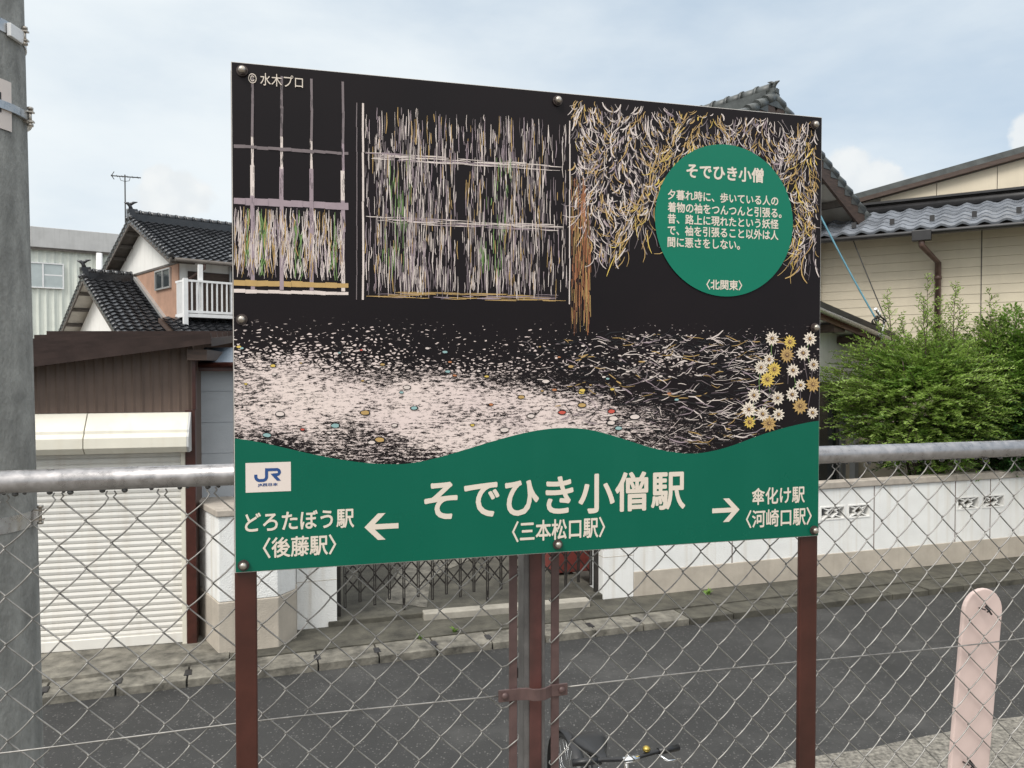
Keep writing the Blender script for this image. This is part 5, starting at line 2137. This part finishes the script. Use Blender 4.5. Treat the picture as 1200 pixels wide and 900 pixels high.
def text(body, x0, x1, z0, z1, y, mat, parent, bold=0.02, name='lettering'):
    c = bpy.data.curves.new(name, 'FONT')
    c.body = body
    c.size = 1
    c.resolution_u = 4
    o = bpy.data.objects.new(name, c)
    COL.objects.link(o)
    bpy.context.view_layer.update()
    me = bpy.data.meshes.new_from_object(o.evaluated_get(bpy.context.evaluated_depsgraph_get()))
    bpy.data.objects.remove(o)
    vs = [(v.co.x, v.co.y) for v in me.vertices]
    fs = [tuple(p.vertices) for p in me.polygons]
    bpy.data.meshes.remove(me)
    a, b = min(v[0] for v in vs) - bold, max(v[0] for v in vs) + bold
    c0, d0 = min(v[1] for v in vs) - bold, max(v[1] for v in vs) + bold
    m = MB()
    # heavier strokes: the letters printed a few times, each a hair aside and a hair proud
    k = 8 if bold > 0 else 1
    for i in range(k):
        dx, dy = (bold * math.cos(i * math.pi / 4), bold * math.sin(i * math.pi / 4)) if bold > 0 else (0, 0)
        m.add([(x0 + (p + dx - a) / (b - a) * (x1 - x0), y - i * 0.00002, z0 + (q + dy - c0) / (d0 - c0) * (z1 - z0)) for p, q in vs], fs)
    return m.build(name, mat, parent)


def ptext(body, xl_, yl_, xr_, yr_, hpx_at, mat, parent, y, bold=0.02):
    """ends of the line's centre in photo pixels, plus (x, top, bottom) for its height"""
    a = sxy(xl_, yl_)
    b = sxy(xr_, yr_)
    zt, zb = sxy(hpx_at[0], hpx_at[1])[1], sxy(hpx_at[0], hpx_at[2])[1]
    zc = (zt + zb) / 2
    return text(body, a[0], b[0], zb, zt, y, mat, parent, bold)


ptext('そでひき小僧', 803.7, 200, 894, 206, (886, 197, 214.5), 'cream', disc, -0.0026, 0.03)
for s_, xr_, yt, yb, mid in (('夕暮れ時に、歩いている人の', 911, 222.5, 234.5, 788), ('着物の袖をつんつんと引張る。', 915, 237.0, 249.2, 790),
                            ('昔、路上に現れたという妖怪', 911.5, 250.8, 262.6, 790), ('で、袖を引張ること以外は人', 911.5, 265, 277, 808), ('間に悪さをしない。', 866.5, 278.3, 290, 790)):
    ptext(s_, 781.7, 260, xr_, 260, (mid, yt, yb), 'cream', disc, -0.0026, 0.022)
ptext('〈北関東〉', 827, 334, 869, 334, (848, 328, 340), 'cream', disc, -0.0026, 0.022)
ptext('© 水木プロ', 291, 94, 355, 96, (320, 87, 101.5), 'cream', sg, -0.0024, 0.0)
YB = -0.0005
ptext('そでひき小僧駅', 497, 583, 803, 573, (787, 551, 597), 'cream', sg, YB, 0.022)
ptext('〈三本松口駅〉', 600, 621, 709, 618, (655, 608, 632.5), 'cream', sg, YB, 0.02)
ptext('どろたぼう駅', 287, 611, 415, 606, (404, 596, 618.5), 'cream', sg, YB, 0.02)
ptext('〈後藤駅〉', 308, 640, 394, 637, (350, 628, 652), 'cream', sg, YB, 0.02)
ptext('傘化け駅', 881, 581, 943, 579, (912, 570.5, 590.5), 'cream', sg, YB, 0.018)
ptext('〈河崎口駅〉', 874, 607, 951, 604, (912, 596, 617), 'cream', sg, YB, 0.018)


def arrow(cx, cy, x_tip, x_tail, half_px, th):
    a = sxy(x_tip, cy)
    b = sxy(x_tail, cy)
    s = 1 if b[0] > a[0] else -1
    h = half_px * 0.00160
    t = th * 0.00160
    L = abs(b[0] - a[0])
    z = a[1]
    k = t * 1.414
    hx = h                                           # 45 degree head
    pts = [(0, 0), (hx, h), (hx + k, h), (k + t * 0.5 - t * 0.0, t / 2), (L, t / 2), (L, -t / 2), (k + t * 0.5, -t / 2), (hx + k, -h), (hx, -h)]
    m = MB()
    V_ = [(a[0] + s * x, YB, z + q) for x, q in pts]
    m.add(V_, [(0, 1, 2, 3), (0, 3, 6), (0, 6, 7, 8), (3, 4, 5, 6)])
    return m.build('arrow', 'cream', sg)


arrow(445, 618, 427, 467, 15.5, 6.2)
arrow(850, 597, 866.5, 834.5, 15.5, 6.2)

# company plate with its letters
def zp(a, b):
    return sxy(280 + a / 15, 530 + b / 15)


m = MB()
tl_, br_2 = zp(115, 190), zp(915, 680)
m.add([(tl_[0], -0.0004, br_2[1]), (br_2[0], -0.0004, br_2[1]), (br_2[0], -0.0004, tl_[1]), (tl_[0], -0.0004, tl_[1])], [(0, 1, 2, 3)])
lpz = m.build('logo_plate', 'plate', sg)
ox, oz = zp(505, 395)
ux = (zp(755, 395)[0] - ox) / 250
uz = ux


def lg(a, b, y=-0.0008):
    return (ox + (a - 505) * ux, y, oz - (b - 395) * uz)


cl = [(298, 385), (298, 425)]
for i in range(1, 9):
    a = math.pi + (math.pi / 2) * i / 8
    cl.append((368 + 70 * math.cos(a), 425 - 70 * math.sin(a)))
cl += [(420, 495)]
for i in range(1, 9):
    a = -math.pi / 2 + (math.pi / 2) * i / 8
    cl.append((420 + 66 * math.cos(a), 429 - 66 * math.sin(a)))
cl += [(486, 330), (486, 302), (520, 302), (660, 302)]
for i in range(1, 13):
    a = math.pi / 2 - math.pi * i / 12
    cl.append((664 + 48 * math.cos(a), 350 - 48 * math.sin(a)))
cl += [(600, 398)]
vs, fs = [], []
hw = 27
for i, p in enumerate(cl):
    d = Vector((cl[min(i + 1, len(cl) - 1)][0] - cl[max(i - 1, 0)][0], cl[min(i + 1, len(cl) - 1)][1] - cl[max(i - 1, 0)][1])).normalized()
    s = Vector((-d.y, d.x))
    mt_ = 1.41 if p == (486, 302) else 1.0
    vs += [lg(p[0] + s.x * hw * mt_, p[1] + s.y * hw * mt_), lg(p[0] - s.x * hw * mt_, p[1] - s.y * hw * mt_)]
for i in range(len(cl) - 1):
    fs.append((2 * i, 2 * i + 1, 2 * i + 3, 2 * i + 2))
m = MB()
m.add(vs, fs)
m.add([lg(x, z, -0.0010) for x, z in ((555, 376), (625, 376), (738, 508), (668, 510))], [(0, 1, 2, 3)])
m.build('logo', 'logoblue', lpz)
a, b = lg(330, 612), lg(680, 546)
text('JR西日本', a[0], b[0], a[2], b[2], -0.0008, 'logoblue', lpz, 0.03)

# dome headed bolts
b0 = None
for px, py in ((284, 83.5), (653, 118.5), (953.5, 147), (283.5, 374.5), (954, 384), (285.5, 662), (653, 637.5), (953, 621)):
    x, z = sxy(px, py)
    x = min(max(x, 0.011), SW_ - 0.011)
    if b0 is None:
        m = MB()
        m.tube([(0, -0.0022, 0), (0, -0.0045, 0)], 0.0115, 20, 1, smooth=False)
        m.tube([(0, -0.0045, 0), (0, -0.0095, 0)], 0.0098, 6, 1, smooth=False)
        m.ball((0, -0.0098, 0), 0.0075, 16, 10, (1, 0.75, 1), 0)
        b0 = m.build('bolt', ['bolt', 'boltdark'], sg)
        o = b0
    else:
        o = b0.copy()
        COL.objects.link(o)
        o.parent = sg
    o.location = (x, 0, z)
    o.scale = (0.85, 0.9, 0.85)
    o.rotation_euler = (0, rs.uniform(0, 1), 0)
